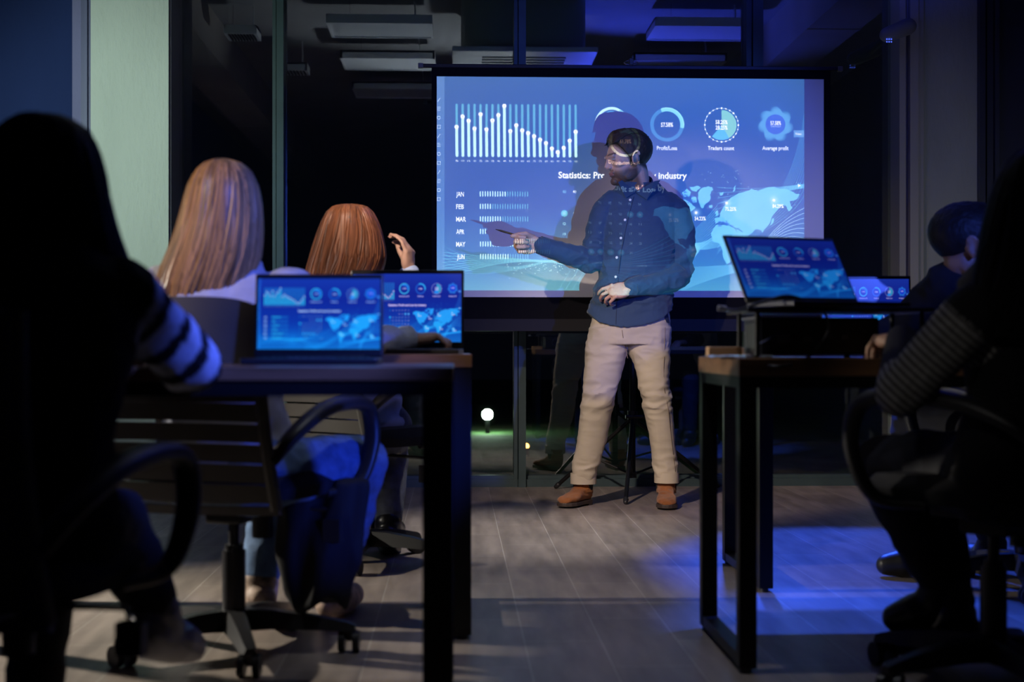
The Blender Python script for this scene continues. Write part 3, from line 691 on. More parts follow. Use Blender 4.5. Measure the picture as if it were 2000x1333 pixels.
# ------------------------------------------------------------------ notebooks
def laptop(label, hinge, yaw, tilt, w, h, depth, scr, keylight=None):
    t = thing('laptop', label, 'laptop', hinge, yaw)
    R = Matrix.Translation(hinge) @ Matrix.Rotation(yaw, 4, 'Z')
    T = Matrix.Translation((0, 0, .012)) @ Matrix.Rotation(-tilt, 4, 'X')
    obj('base', MB().box2((-w/2, -depth, 0), (w/2, .004, .013)).move(R), mat('dark_aluminium', (.06, .06, .07), .35, .7), t, smooth=False, bevel=.003)
    g = MB()
    for r in range(5):
        for c in range(14): g.box((-w/2+.025+(c+.5)*(w-.05)/14, -.035-r*.019, .0145), ((w-.05)/14-.003, .016, .002))
    obj('keyboard', g.move(R), BLACKPLAST, t, smooth=False)
    obj('touchpad', MB().box((0, -depth+.045, .0135), (w*.34, .06, .001)).move(R), mat('touchpad_grey', (.09, .09, .1), .3), t, smooth=False)
    obj('hinge', MB().tube([(-w*.36, .002, .013), (w*.36, .002, .013)], .006, 10).move(R), BLACKPLAST, t)
    obj('lid', MB().box2((-w/2, .0, .002), (w/2, .007, h)).move(T).move(R), mat('lid_black', (.02, .02, .024), .35, .3), t, smooth=False, bevel=.004)
    b = .007; top = .011; bot = .020
    me = bpy.data.meshes.new('display'); M = R @ T
    q = [(-w/2+b, -.0012, bot), (w/2-b, -.0012, bot), (w/2-b, -.0012, h-top), (-w/2+b, -.0012, h-top)]
    q += [(x, 0.0002, z) for x, y, z in q]
    me.from_pydata([tuple(M @ Vector(p)) for p in q], [], [(0, 1, 2, 3), (7, 6, 5, 4), (0, 4, 5, 1), (1, 5, 6, 2), (2, 6, 7, 3), (3, 7, 4, 0)]); uv = me.uv_layers.new(name='UVMap')
    for i, c in enumerate([(0, 0), (1, 0), (1, 1), (0, 1)]+[(0.01, .99)]*20): uv.data[i].uv = c
    obj('display', me, scr, t, smooth=False)
    return t
SCR1 = screen_mat('bright_notebook_display', 1.0, (.55, 1, 1)); SCR2 = screen_mat('notebook_display', .95); SCR3 = screen_mat('dim_notebook_display', .42, (.8, .9, 1.1)); SCR4 = screen_mat('far_notebook_display', .75)
p = P(622, 0, 3.16); p.z = .731
laptop('open black laptop on the nearest left desk, its dashboard page slightly blurred', p, -TH+.03, .14, .286, .190, .20, SCR1)
p = P(794, 0, 4.02); p.z = .749
laptop('open laptop on the second left desk, a hand on its keyboard', p, -TH-.03, .10, .322, .226, .21, SCR2)
# riser shelf over the projector
sh = P(1612, 0, 3.53); yw = -TH
t = thing('laptop_riser', 'flat dark riser shelf standing over the projector on the right desk', 'stand', (sh.x, sh.y, .742), yw)
R = Matrix.Translation((sh.x, sh.y, 0)) @ Matrix.Rotation(yw, 4, 'Z')
obj('shelf', MB().box2((-.222, -.17, .850), (.222, .16, .862)).move(R), mat('blue_black_lacquer', (.03, .03, .05), .25), t, smooth=False, bevel=.003)
for sx in (-.19, .205):
    for sy in (-.12, .145): obj('leg', MB().tube([R @ Vector((sx, sy, .742)), R @ Vector((sx, sy, .850))], .006, 10), BLACKMETAL, t)
p = P(1572, 0, 3.56); p.z = .863
laptop('open laptop with a leaning screen on the riser above the projector', p, -TH+.40, .58, .335, .212, .20, SCR3)
p = P(1692, 0, 4.72); p.z = .766
laptop('open laptop on the far right desk, partly hidden by the leaning one', p, -TH, .06, .302, .226, .20, SCR4)
# projector
def projector():
    R = Matrix.Translation(Cm(.752, 3.60, .742)) @ Matrix.Rotation(-TH, 4, 'Z')
    t = thing('projector', 'black projector on the right desk under the riser shelf, aimed at the screen', 'projector', Cm(.752, 3.60, .742), -TH)
    g = MB().box2((-.145, -.128, .006), (.145, .128, .098)); obj('body', g.move(R), mat('black_projector_case', (.022, .022, .026), .45), t, smooth=False, bevel=.006)
    g = MB()
    for i in range(9): g.box2((-.1465, -.10+i*.022, .022), (-.1445, -.09+i*.022, .082))
    obj('side_grille', g.move(R), mat('grey_grille', (.16, .18, .18), .5), t, smooth=False)
    g = MB(); g.box2((-.150, -.132, .002), (-.143, -.122, .100)); g.box2((-.150, -.132, .095), (-.143, .128, .101)); obj('edge_strip', g.move(R), mat('silver_strip', (.35, .36, .38), .35, .6), t, smooth=False)
    g = MB(); g.box((-.09, -.1295, .045), (.03, .004, .022)); g.box((-.03, -.1295, .045), (.022, .004, .012)); g.box((.02, -.1295, .05), (.018, .004, .010)); g.tube([(.06, -.128, .05), (.06, -.133, .05)], .007, 12)
    obj('socket', g.move(R), mat('socket_grey', (.12, .12, .13), .4, .4), t, smooth=False)
    obj('lens', MB().tube([(-.055, .120, .056), (-.055, .148, .056)], [.034, .030], 28).move(R), BLACKPLAST, t)
    for sx in (-.12, .12):
        for sy in (-.1, .1): obj('foot', MB().tube([R @ Vector((sx, sy, -.001)), R @ Vector((sx, sy, .008))], .008, 10), BLACKPLAST, t)
    lp = R @ Vector((-.055, .165, .056))
    # the lamp behind the lens throws the slide, as a keystone-corrected picture, on whatever stands before it
    l = bpy.data.lights.new('projector_beam', 'SPOT'); l.energy = 620; l.spot_size = math.radians(64); l.spot_blend = 0.0; l.shadow_soft_size = .0015; l.use_nodes = True
    o = bpy.data.objects.new('projector_beam', l); COL.objects.link(o); o.location = lp
    tl, br = PY(SX0, SY0, YS), PY(SX1, SY1, YS); ctr = (tl+br)/2
    o.rotation_euler = (ctr-lp).to_track_quat('-Z', 'Y').to_euler()
    nt = l.node_tree; N = nt.nodes.new; L = nt.links.new; em = nt.nodes['Emission']
    ge = N('ShaderNodeNewGeometry'); sp = N('ShaderNodeSeparateXYZ'); L(ge.outputs['Incoming'], sp.inputs[0])
    def M(op, a, b=None, c=None):
        n = N('ShaderNodeMath'); n.operation = op
        for i, q in enumerate((a, b, c)):
            if q is None: continue
            if isinstance(q, (int, float)): n.inputs[i].default_value = q
            else: L(q, n.inputs[i])
        return n.outputs[0]
    iy = M('DIVIDE', YS-lp.y, M('MAXIMUM', sp.outputs['Y'], .001))
    zt, zb = PY(1210, SY0, YS).z, PY(1210, SY1, YS).z
    u = M('DIVIDE', M('SUBTRACT', M('MULTIPLY_ADD', sp.outputs['X'], iy, lp.x), tl.x), br.x-tl.x)
    v = M('DIVIDE', M('SUBTRACT', M('MULTIPLY_ADD', sp.outputs['Z'], iy, lp.z), zb), zt-zb)
    cb = N('ShaderNodeCombineXYZ'); L(u, cb.inputs[0]); L(v, cb.inputs[1])
    im = N('ShaderNodeTexImage'); im.image = SLIDE; im.extension = 'CLIP'; L(cb.outputs[0], im.inputs['Vector'])
    inside = M('MULTIPLY', M('MULTIPLY', M('GREATER_THAN', u, 0), M('LESS_THAN', u, 1)), M('MULTIPLY', M('GREATER_THAN', v, 0), M('LESS_THAN', v, 1)))
    # even illuminance over the flat screen: undo the cos^3 fall-off of the oblique rays
    cs = M('POWER', M('MAXIMUM', sp.outputs['Y'], .05), -3.0)
    L(im.outputs['Color'], em.inputs['Color']); L(M('MULTIPLY', inside, cs), em.inputs['Strength'])
projector()

# ------------------------------------------------------------------ people: shared anatomy
SKIN = mat('skin', (.62, .38, .29), .5, 0, .4, .06, 30, .15, 220, attr=True, sss=.08)
def sub3(v): return Vector(v)
def hand(mb, w, d, n, t, curls=(30, 40, 30), thumb=None, s=1.0, spread=.06, tint=None, r=.0088):
    """w wrist, d finger direction, n side the palm faces, t thumb side"""
    w = Vector(w); d = Vector(d).normalized(); n = Vector(n); n = (n-d*n.dot(d)).normalized(); t0 = Vector(t); t = (t0-d*t0.dot(d)-n*t0.dot(n)).normalized()
    R = Matrix((d, t, n)).transposed()
    mb.cap(w-d*.02*s, w+d*.02*s, .026*s, .029*s, 14, .72, up=n, tint=tint)
    mb.ell(w+d*.050*s, (.052*s, .040*s, .0155*s), R, 20, 12, tint)
    mb.ell(w+d*.030*s+t*.020*s+n*.010*s, (.034*s, .017*s, .014*s), R, 16, 10, tint)         # ball of the thumb
    mb.ell(w+d*.045*s-t*.026*s+n*.006*s, (.036*s, .013*s, .013*s), R, 16, 10, tint)
    for i, (off, L, rr) in enumerate(((.030, .92, 1.0), (.010, 1.02, 1.04), (-.010, .95, 1.0), (-.029, .76, .88))):
        c = curls[i] if isinstance(curls[0], (tuple, list)) else curls
        base = w+d*(.086-.004*abs(i-1))*s+t*off*s; a = 0; p = base
        ds = (d+t*spread*(1.3-i)).normalized()
        mb.ell(base-d*.004*s-n*.003*s, (r*1.25*s*rr,)*3, R, 10, 8, tint)
        for k, ln in enumerate((.045, .028, .022)):
            a += math.radians(c[k]+2*i); q = p+(ds*math.cos(a)+n*math.sin(a))*ln*L*s
            mb.cap(p, q, r*rr*s*(1-.08*k), r*rr*s*(.93-.08*k), 12, tint=tint); p = q
    th = thumb or [(.55, .62, .35), (.80, .30, .45), (.9, .05, .35)]
    p = w+d*.022*s+t*.026*s+n*.006*s
    for k, (ln, v) in enumerate(zip((.042, .033, .026), th)):
        u = (d*v[0]+t*v[1]+n*v[2]).normalized(); q = p+u*ln*s
        mb.cap(p, q, (.0125, .0108, .0100)[k]*s, (.0108, .0100, .0082)[k]*s, 12, tint=tint); p = q
    return p

def head(mb, c, B, s=1.0):
    """c centre between the ears, B basis (forward, left, up)"""
    L = lambda x, y, z: c+B @ Vector((x*s, y*s, z*s))
    E_ = lambda x, y, z, rx, ry, rz, ang=0: mb.ell(L(x, y, z), (rx*s, ry*s, rz*s), B @ Matrix.Rotation(ang, 3, 'Y'), 28, 18)
    E_(-.012, 0, .030, .096, .076, .090); E_(.030, 0, .015, .062, .064, .070)
    E_(.032, 0, -.045, .058, .056, .066); E_(.052, 0, -.085, .036, .034, .026)            # face, jaw
    for y in (-1, 1):
        E_(.005, y*.046, -.060, .048, .014, .028, .5); E_(.058, y*.036, -.012, .026, .026, .020)   # jaw angle, cheek
        mb.cap(L(.082, y*.040, .028), L(.090, y*.010, .026), .010*s, .010*s, 10)         # brow
        # ear: rim, lobe and hollow
        rim = [L(-.006+.019*math.cos(a)-.007*math.sin(a), y*(.083+.006*math.cos(a*.5)), -.002+.030*math.sin(a)) for a in np.linspace(-1.5, 2.7, 14)]
        mb.tube(rim, [.0046*s]*14, 8, rounded=True); E_(-.008, y*.075, -.002, .019, .0085, .029); E_(-.001, y*.080, -.031, .008, .006, .010); mb.cap(L(-.012, y*.083, .012), L(-.014, y*.083, -.016), .004*s, .004*s)
    mb.tube([L(.084, 0, .030), L(.097, 0, .006), L(.110, 0, -.017), L(.101, 0, -.024)], [.007*s, .007*s, .0072*s, .0075*s], 12, rounded=True)
    mb.cap(L(.080, 0, .02), L(.092, 0, -.018), .012*s, .013*s)
    for y in (-1, 1): E_(.095, y*.010, -.022, .011, .007, .0065)
    mb.cap(L(.088, -.018, -.047), L(.088, .018, -.047), .0062*s, .0062*s); mb.cap(L(.092, -.009, -.0465), L(.092, .009, -.0465), .0056*s, .0056*s)
    mb.cap(L(.087, -.014, -.058), L(.087, .014, -.058), .0066*s, .0066*s); E_(.078, 0, -.086, .021, .023, .019); E_(.070, 0, -.050, .022, .030, .030)
    return L
def torso(mb, J, k=1.0, wide=1.0):
    ax = (J['shR']-J['shL']).normalized(); pv, nk = J['pelvis'], J['neck']; ch = J.get('chest', (pv+nk)/2)
    spine = curve_pts([pv-(nk-pv)*.10, pv, pv.lerp(ch, .55), ch, ch.lerp(nk, .55), nk-(nk-ch).normalized()*.02, nk+(nk-ch).normalized()*.05], 3)
    W = np.interp(np.linspace(0, 6, len(spine)), range(7), (.150, .168, .140, .165, .172, .085, .052))
    D = np.interp(np.linspace(0, 6, len(spine)), range(7), (.105, .125, .105, .118, .098, .062, .050))
    rings = []
    for i, p in enumerate(spine):
        tg = (spine[min(i+1, len(spine)-1)]-spine[max(i-1, 0)]).normalized(); x = (ax-tg*ax.dot(tg)).normalized(); y = tg.cross(x)
        rings.append([p+x*W[i]*k*wide*math.copysign(abs(math.cos(a))**.85, math.cos(a))+y*D[i]*k*math.copysign(abs(math.sin(a))**.85, math.sin(a)) for a in (2*math.pi*j/36 for j in range(36))])
    mb.loft(rings)
def arm(mb, J, s, g=0.0, hand_r=True):
    sh, el, wr = J['sh'+s], J['el'+s], J['wr'+s]
    mb.cap(sh, el, .052+g, .041+g, 18); mb.cap(el, wr, .041+g, .028+g*.75, 18)
def leg(mb, J, s, g=0.0, end=1.0):
    hp, kn, an = J['hip'+s], J['kn'+s], J['an'+s]
    mb.cap(hp, kn, .083+g, .057+g, 20); m = kn.lerp(an, .35); mb.tube([kn, m, kn.lerp(an, end)], [.055+g, .054+g, .040+g], 20, rounded=True)
def foot(mb, an, toe, g=0.0, hgt=.05):
    mb.cap(an, an.lerp(toe, .15)-Vector((0, 0, .03)), .042+g, .040+g, 16); a = an-Vector((0, 0, .045))
    d = (toe-an); d.z = 0; d.normalize(); b = toe; b = Vector((b.x, b.y, b.z))
    mb.cap(a-d*.03, a.lerp(b, .6), .036+g, .038+g, 16); mb.cap(a.lerp(b, .55), b, .038+g, .028+g, 16)

def tinted(o_mesh, base): paint(o_mesh, np.tile(np.array(base), (len(o_mesh.vertices), 1)))

def hairdo(name, rings_px, d, dh, parent, col, var=.35, locks=150, wav=.004, fwd=0.0, colfn=None, backonly=True, rough_=.42):
    """rings_px: (y, left, right) outline of the falling hair; dh half depth; a shell with combed locks over it"""
    rx, ux = Cm(1, 0, 0)-Cm(0, 0, 0), Cm(0, 1, 0)-Cm(0, 0, 0)
    ys = [r[0] for r in rings_px]; zs = [P(1000, y, d).z for y in ys]
    cx = [((r[1]+r[2])/2-1000)/F*d for r in rings_px]; hw = [max(.006, (r[2]-r[1])/2/F*d) for r in rings_px]
    n = len(rings_px); dd = [min(dh, .25*dh+hw[i]*.95) if i < 3 else dh*(1 if i < n*.6 else 1-.5*(i-n*.6)/(n*.4)) for i in range(n)]
    def at(t, a, k=1.0):                                       # t 0..1 top to end, a angle; -pi/2 is towards the back (camera)
        q = t*(n-1); i = min(int(q), n-2); f = q-i; w = hw[i]*(1-f)+hw[i+1]*f; z = zs[i]*(1-f)+zs[i+1]*f; c = cx[i]*(1-f)+cx[i+1]*f; e = dd[i]*(1-f)+dd[i+1]*f
        p = Cm(c+w*k*math.cos(a), d+fwd+e*k*math.sin(a), z); return p
    g = MB(); rings = []
    for t in np.linspace(0, 1, 30): rings.append([at(t, 2*math.pi*j/72, .97+.012*math.sin(j*7.3)+.01*math.sin(j*3.1+t*2)) for j in range(72)])
    g.loft(rings, tint=tuple(c*.7 for c in col))
    R = random.Random(len(rings_px)*17+int(d*100))
    for i in range(locks):
        a0 = -math.pi*R.uniform(-.12, 1.12); e = R.uniform(.90, 1.04); k = R.uniform(.985, 1.015); ph = R.uniform(0, 6.3); fr = R.uniform(1, 3)
        pts = []; st = R.uniform(.0, .10)
        for q in range(14):
            t = min(st+(e-st)*q/13, 1.0); a = a0+.05*math.sin(fr*t*3+ph)*wav/.004; p = at(t, a, k+.01*math.sin(ph+t*5)); 
            if st+(e-st)*q/13 > 1: p.z -= (st+(e-st)*q/13-1)*(zs[0]-zs[-1])
            pts.append(p)
        rr = R.uniform(.0028, .0062); m = 1+R.uniform(-var, var); cc = tuple(min(1, c*m) for c in (colfn(a0, col) if colfn else col))
        g.tube(pts, [rr*.4]+[rr]*11+[rr*.7, rr*.25], 6, .6, tint=cc)
    m = mat('hair_'+name, col, rough_, 0, .12 if max(col) < .02 else .5, .15, 60, .0, attr=True, stretch=(3, 3, .3))
    return obj('hair', g, m, parent, smooth=True)

def seated(label, J, hc, hfwd, top_mat, top_col, leg_mat, shoe_mats, hands, hs=1.0, wide=1.0, top_paint=None, vox=.008, skin=(.50, .30, .22)):
    root = thing('person', label, 'person', (J['pelvis'].x, J['pelvis'].y, 0))
    b = MB(); torso(b, J, .93, wide)
    for s in 'LR': arm(b, J, s, -.004); leg(b, J, s, -.006); foot(b, J['an'+s], J['to'+s], -.006)
    for s in 'LR':
        if hands.get(s): hand(b, J['wr'+s], *hands[s])
    B = basis(hfwd); head(b, hc, B, hs); b.cap(J['neck']-(hc-J['neck'])*.3, hc+B @ Vector((-.02, 0, -.05)), .054, .052)
    me = fuse(b, vox*.75, 2); tinted(me, skin); obj('body', me, SKIN, root)
    t = MB(); torso(t, J, 1.05, wide)
    for s in 'LR':
        arm(t, J, s, .012)
    me = fuse(t, vox, 3)
    if vox > .005: wrinkle(me, .010, 9, (1, 1, 1.4), 3); wrinkle(me, .004, 22, (1, 1, 1), 5)
    if top_paint: paint(me, top_paint(getv(me)))
    else: tinted(me, top_col)
    obj('top', me, top_mat, root)
    t = MB()
    for s in 'LR': leg(t, J, s, .010, .93)
    p = J['pelvis']; t.cap(J['hipL'], J['hipR'], .105, .105, 20)
    me = fuse(t, vox, 3); wrinkle(me, .008, 11, (1, 1, 1.5), 8); obj('trousers', me, leg_mat, root)
    for s, m in zip('LR', shoe_mats):
        t = MB(); foot(t, J['an'+s], J['to'+s], .009); me = fuse(t, .007, 2); obj('shoe', me, m, root)
    return root

def knit_paint_factory(J, colfn): 
    def f(v): return colfn(v)
    return f
# ---- woman in the striped sleeve, nearest on the left
J = dict(pelvis=Cm(-.80, 2.28, .46), chest=Cm(-.80, 2.34, .74), neck=Cm(-.80, 2.42, .955),
         shL=Cm(-.98, 2.40, .87), elL=Cm(-1.08, 2.62, .70), wrL=Cm(-.95, 2.82, .765), shR=Cm(-.665, 2.40, .855), elR=Cm(-.585, 2.585, .735), wrR=Cm(-.665, 2.80, .77),
         hipL=Cm(-.88, 2.30, .46), knL=Cm(-.90, 2.74, .47), anL=Cm(-.88, 2.62, .12), toL=Cm(-.86, 2.82, .035),
         hipR=Cm(-.77, 2.30, .45), knR=Cm(-.76, 2.70, .44), anR=P(300, 1190, 2.74), toR=P(368, 1262, 2.86))
STRIPE = mat('striped_knit', (.3, .3, .3), .9, 0, .2, .15, 60, .4, 260, attr=True)
def stripes(v):
    sh, el, wr = [np.array(J[k]) for k in ('shR', 'elR', 'wrR')]
    ab = el-sh; L = np.linalg.norm(ab); u = ab/L; t = (v-sh) @ u; dist = np.linalg.norm(v-sh-np.clip(t, 0, L+.05)[:, None]*u, axis=1)
    bc = wr-el; L2 = np.linalg.norm(bc); u2 = bc/L2; t2 = (v-el) @ u2; d2 = np.linalg.norm(v-el-np.clip(t2, 0, L2)[:, None]*u2, axis=1)
    c = np.tile(np.array((.008, .008, .012)), (len(v), 1)); s = np.where(d2 < dist, L+t2, t)
    band = (np.mod(s+.006, .070) < .042) & (np.minimum(dist, d2) < .10) & (s > .015)
    c[band] = (.50, .54, .68); return c
w1 = seated('long dark-haired woman in a striped-sleeve top, seen from behind at the nearest left desk', J, P(95, 382, 2.47), Cm(.3, 1, -.05), STRIPE, None,
            mat('black_jeans', (.012, .012, .018), .8), (BLACKPLAST, mat('silver_shoe', (.30, .30, .33), .35, .5, bump=.4, bscale=20)),
            {'L': (Cm(.4, .8, 0), (0, 0, -1), Cm(.9, .3, 0)), 'R': (Cm(-.6, .7, 0), (0, 0, -1), Cm(-.6, -.7, 0))}, .96, .98, stripes)
hairdo('black', [(231, 70, 118), (237, 45, 145), (255, 18, 172), (290, -6, 192), (340, -20, 206), (400, -28, 216), (450, -34, 232), (500, -40, 250), (545, -42, 264), (590, -38, 262), (625, -25, 240)], 2.46, .105, w1, (.008, .006, .006), .3, 170, .012, -.02, rough_=.55)
# ---- blonde woman at the second desk
J = dict(pelvis=Cm(-.70, 3.50, .49), chest=Cm(-.71, 3.50, .76), neck=Cm(-.70, 3.50, .985),
         shL=Cm(-.858, 3.50, .905), elL=Cm(-.95, 3.72, .76), wrL=Cm(-.76, 3.95, .785), shR=Cm(-.552, 3.50, .905), elR=Cm(-.44, 3.74, .765), wrR=P(796, 664, 3.97),
         hipL=Cm(-.78, 3.50, .47), knL=Cm(-.64, 3.92, .48), anL=P(508, 1135, 3.84), toL=P(505, 1172, 3.98),
         hipR=Cm(-.62, 3.46, .46), knR=Cm(-.395, 3.76, .465), anR=Cm(-.50, 3.98, .10), toR=Cm(-.47, 4.18, .04))
KNIT = mat('pale_blue_sweater', (.55, .58, .70), .9, 0, .2, .12, 20, .3, 240, attr=True)
JEANS = mat('blue_jeans', (.12, .20, .36), .8, 0, .3, .25, 40, .3, 300)
w2 = seated('woman with long straight blonde hair seen from behind, pale sweater and blue jeans', J, P(436, 420, 3.50), Cm(.15, 1, 0), KNIT, (.50, .53, .66), JEANS,
            (mat('patterned_sneaker', (.50, .36, .28), .6, var=.8, vscale=18),)*2,
            {'L': (Cm(.8, .6, 0), (0, 0, -1), Cm(.6, -.7, 0)), 'R': (Cm(.85, .30, .10), (0, 0, -1), Cm(-.6, .75, 0), ((18, 35, 25), (25, 40, 25), (35, 45, 30), (40, 45, 30)))}, .96, .95)
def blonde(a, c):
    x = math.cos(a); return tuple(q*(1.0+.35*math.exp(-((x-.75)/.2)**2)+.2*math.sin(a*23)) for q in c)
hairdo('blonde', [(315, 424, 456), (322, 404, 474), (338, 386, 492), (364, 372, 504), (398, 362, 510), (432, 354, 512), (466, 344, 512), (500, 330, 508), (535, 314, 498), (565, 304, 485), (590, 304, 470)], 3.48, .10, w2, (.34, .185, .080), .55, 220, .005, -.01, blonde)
# ---- red-haired woman nearest the window
J = dict(pelvis=Cm(-.54, 5.03, .50), chest=Cm(-.555, 5.00, .78), neck=Cm(-.575, 4.98, 1.02),
         shL=Cm(-.705, 4.98, .945), elL=Cm(-.76, 5.22, .76), wrL=Cm(-.60, 5.40, .80), shR=Cm(-.435, 5.00, .955), elR=P(816, 612, 5.16), wrR=P(800, 536, 5.16),
         hipL=Cm(-.60, 5.05, .48), knL=Cm(-.52, 5.46, .50), anL=Cm(-.50, 5.50, .12), toL=Cm(-.46, 5.68, .04),
         hipR=Cm(-.46, 5.05, .48), knR=P(765, 860, 5.42), anR=P(758, 1022, 5.22), toR=P(764, 1078, 5.36))
SH3 = mat('pale_blue_shirt', (.42, .52, .72), .8, 0, .3, .08, 20, .2, 200, attr=True)
w3 = seated('woman with shoulder-length red-brown hair raising her right hand, pale blue shirt', J, P(688, 476, 4.98), Cm(.35, 1, 0), SH3, (.42, .52, .74), mat('grey_jeans', (.10, .11, .15), .8, 0, .3, .2, 40, .3, 300),
            (mat('black_leather', (.012, .012, .014), .3),)*2,
            {'L': (Cm(.8, .6, 0), (0, 0, -1), Cm(.6, -.7, 0)), 'R': (Cm(-.05, .02, 1), Cm(-.9, .3, .1), Cm(-.3, .9, 0), ((38, 36, 22), (30, 32, 20), (20, 26, 18), (10, 20, 14)), [(.8, .1, .6), (.9, .1, .5), (.95, 0, .3)], 1.05)}, 1.0, .93)
hairdo('red_brown', [(402, 668, 704), (406, 652, 718), (416, 640, 728), (434, 630, 738), (458, 621, 746), (482, 613, 751), (505, 606, 753), (525, 600, 748), (545, 597, 735), (560, 598, 724)], 4.96, .115, w3, (.22, .080, .034), .45, 220, .005, -.01)
# ---- short-haired man at the far right desk
J = dict(pelvis=Cm(1.62, 4.42, .50), chest=Cm(1.56, 4.42, .78), neck=Cm(1.50, 4.42, 1.04),
         shL=Cm(1.36, 4.45, .97), elL=Cm(1.26, 4.62, .82), wrL=Cm(1.16, 4.62, .80), shR=Cm(1.66, 4.34, .97), elR=Cm(1.74, 4.52, .82), wrR=Cm(1.60, 4.72, .80),
         hipL=Cm(1.55, 4.45, .48), knL=Cm(1.36, 4.86, .50), anL=Cm(1.36, 4.72, .10), toL=Cm(1.25, 4.74, .04),
         hipR=Cm(1.69, 4.40, .48), knR=Cm(1.62, 4.84, .50), anR=Cm(1.62, 4.80, .10), toR=Cm(1.56, 4.96, .04))
DARKTOP = mat('black_jersey', (.012, .012, .015), .9, 0, .2, .2, 20, .2, 200, attr=True)
hc4 = P(1893, 484, 4.42)
w4 = seated('short-haired man in a black top, one ear visible, at the far right desk', J, hc4, Cm(.97, -.10, -.12), DARKTOP, (.012, .012, .015), mat('black_jeans', (.012, .012, .018), .8),
            (BLACKPLAST,)*2, {'L': (Cm(-.9, .4, 0), (0, 0, -1), Cm(.4, .9, 0)), 'R': (Cm(-.8, .6, 0), (0, 0, -1), Cm(-.6, -.7, 0))}, 1.02, .96, skin=(.30, .16, .10))
def short_hair(c, B, s, col, name, parent, fade=0.0):
    """cap of short hair: an ellipsoid sunk into the skull below the hairline"""
    g = MB(); g.ell((0, 0, 0), (1, 1, 1), None, 150, 90); V = []
    for u in g.v:
        x, y, z = u; X_ = -.020+x*.107; Y_ = y*.0855; Z_ = .040+z*.090
        # hairline: forehead high, temple, in front of the ear, down to the nape
        line = .076 if X_ > .064 else (-.004+(X_-.018)*1.74 if X_ > .018 else (-.020 if X_ > -.012 else (-.020-(-.012-X_)*.6)))
        line = max(line, -.062)
        k = min(1, max(0, (Z_-line)/.014+.3)); k = k*k*(3-2*k)
        top = max(0, z)**1.2*(.006+.010*max(0, x+.2)); front = .013*math.exp(-((x-.70)/.34)**2)*max(0, z)**.7
        thick = (.2+.8*min(1, max(0, (Z_+.02)/.06)))
        n_ = noise.noise(Vector((x*5+y*2, y*14, z*4+x*2)))*.5+noise.noise(Vector((x*9, y*34, z*9)))*.35
        q = k*(1+thick*.02)+(1-k)*.86
        V.append(Vector((-.020+x*.107*q, y*.0855*q, .040+z*.090*q))+Vector((front*.35*k, 0, (top+front)*k))+Vector((x, y, z))*n_*.004*k*thick)
    g.v = [c+B @ (v*s) for v in V]
    me = g.mesh('hair'); m = mat('hair_'+name, col, .55, 0, .3, .5, 40, .25, 160, stretch=(1, 1, .35))
    return obj('hair', me, m, parent)
short_hair(hc4, basis(Cm(.97, -.10, -.12)), 1.02, (.012, .009, .008), 'short_black', w4)
# ---- person in the ribbed sweater, nearest on the right
J = dict(pelvis=Cm(1.12, 3.06, .49), chest=Cm(1.13, 3.02, .78), neck=Cm(1.12, 2.98, 1.02),
         shL=P(1905, 612, 2.94), elL=P(1758, 768, 3.00), wrL=Cm(.90, 3.28, .785), shR=Cm(1.29, 2.94, .93), elR=Cm(1.38, 3.14, .77), wrR=Cm(1.20, 3.40, .785),
         hipL=Cm(1.04, 3.08, .48), knL=P(1722, 905, 3.40), anL=P(1838, 1145, 3.42), toL=P(1752, 1207, 3.46),
         hipR=Cm(1.18, 3.10, .48), knR=Cm(1.02, 3.52, .50), anR=Cm(1.06, 3.40, .13), toR=Cm(.96, 3.52, .04))
RIB = mat('ribbed_dark_knit', (.05, .05, .05), .9, 0, .3, .2, 40, .2, 200, attr=True)
def ribs(v):
    sh, el = np.array(J['shL']), np.array(J['elL']); ab = el-sh; L = np.linalg.norm(ab); u = ab/L; t = (v-sh) @ u
    dist = np.linalg.norm(v-sh-np.clip(t, 0, L)[:, None]*u, axis=1); c = np.tile(np.array((.006, .006, .007)), (len(v), 1))
    m = (dist < .085) & (t > .02); r = (.5+.5*np.sin(t/.0145*2*np.pi))**2
    c[m] = (.04+.26*r[m])[:, None]*np.array((1, .98, .95)); return c
w5 = seated('dark long-haired person in a ribbed sweater, seated in silhouette nearest on the right', J, P(2035, 416, 2.96), Cm(-.5, 1, 0), RIB, None, mat('black_jeans', (.012, .012, .018), .8),
            (mat('black_leather', (.012, .012, .014), .3),)*2, {'L': (Cm(-.2, .9, 0), (0, 0, -1), Cm(.9, .2, 0)), 'R': (Cm(-.6, .8, 0), (0, 0, -1), Cm(-.8, -.5, 0))}, .98, 1.02, ribs, .0045)
hairdo('dark', [(288, 2012, 2058), (295, 1990, 2080), (315, 1968, 2104), (350, 1948, 2122), (400, 1930, 2138), (450, 1918, 2148), (510, 1906, 2160), (570, 1895, 2170), (620, 1885, 2170), (660, 1890, 2150)], 2.95, .11, w5, (.006, .005, .005), .3, 120, .010, -.02, rough_=.6)

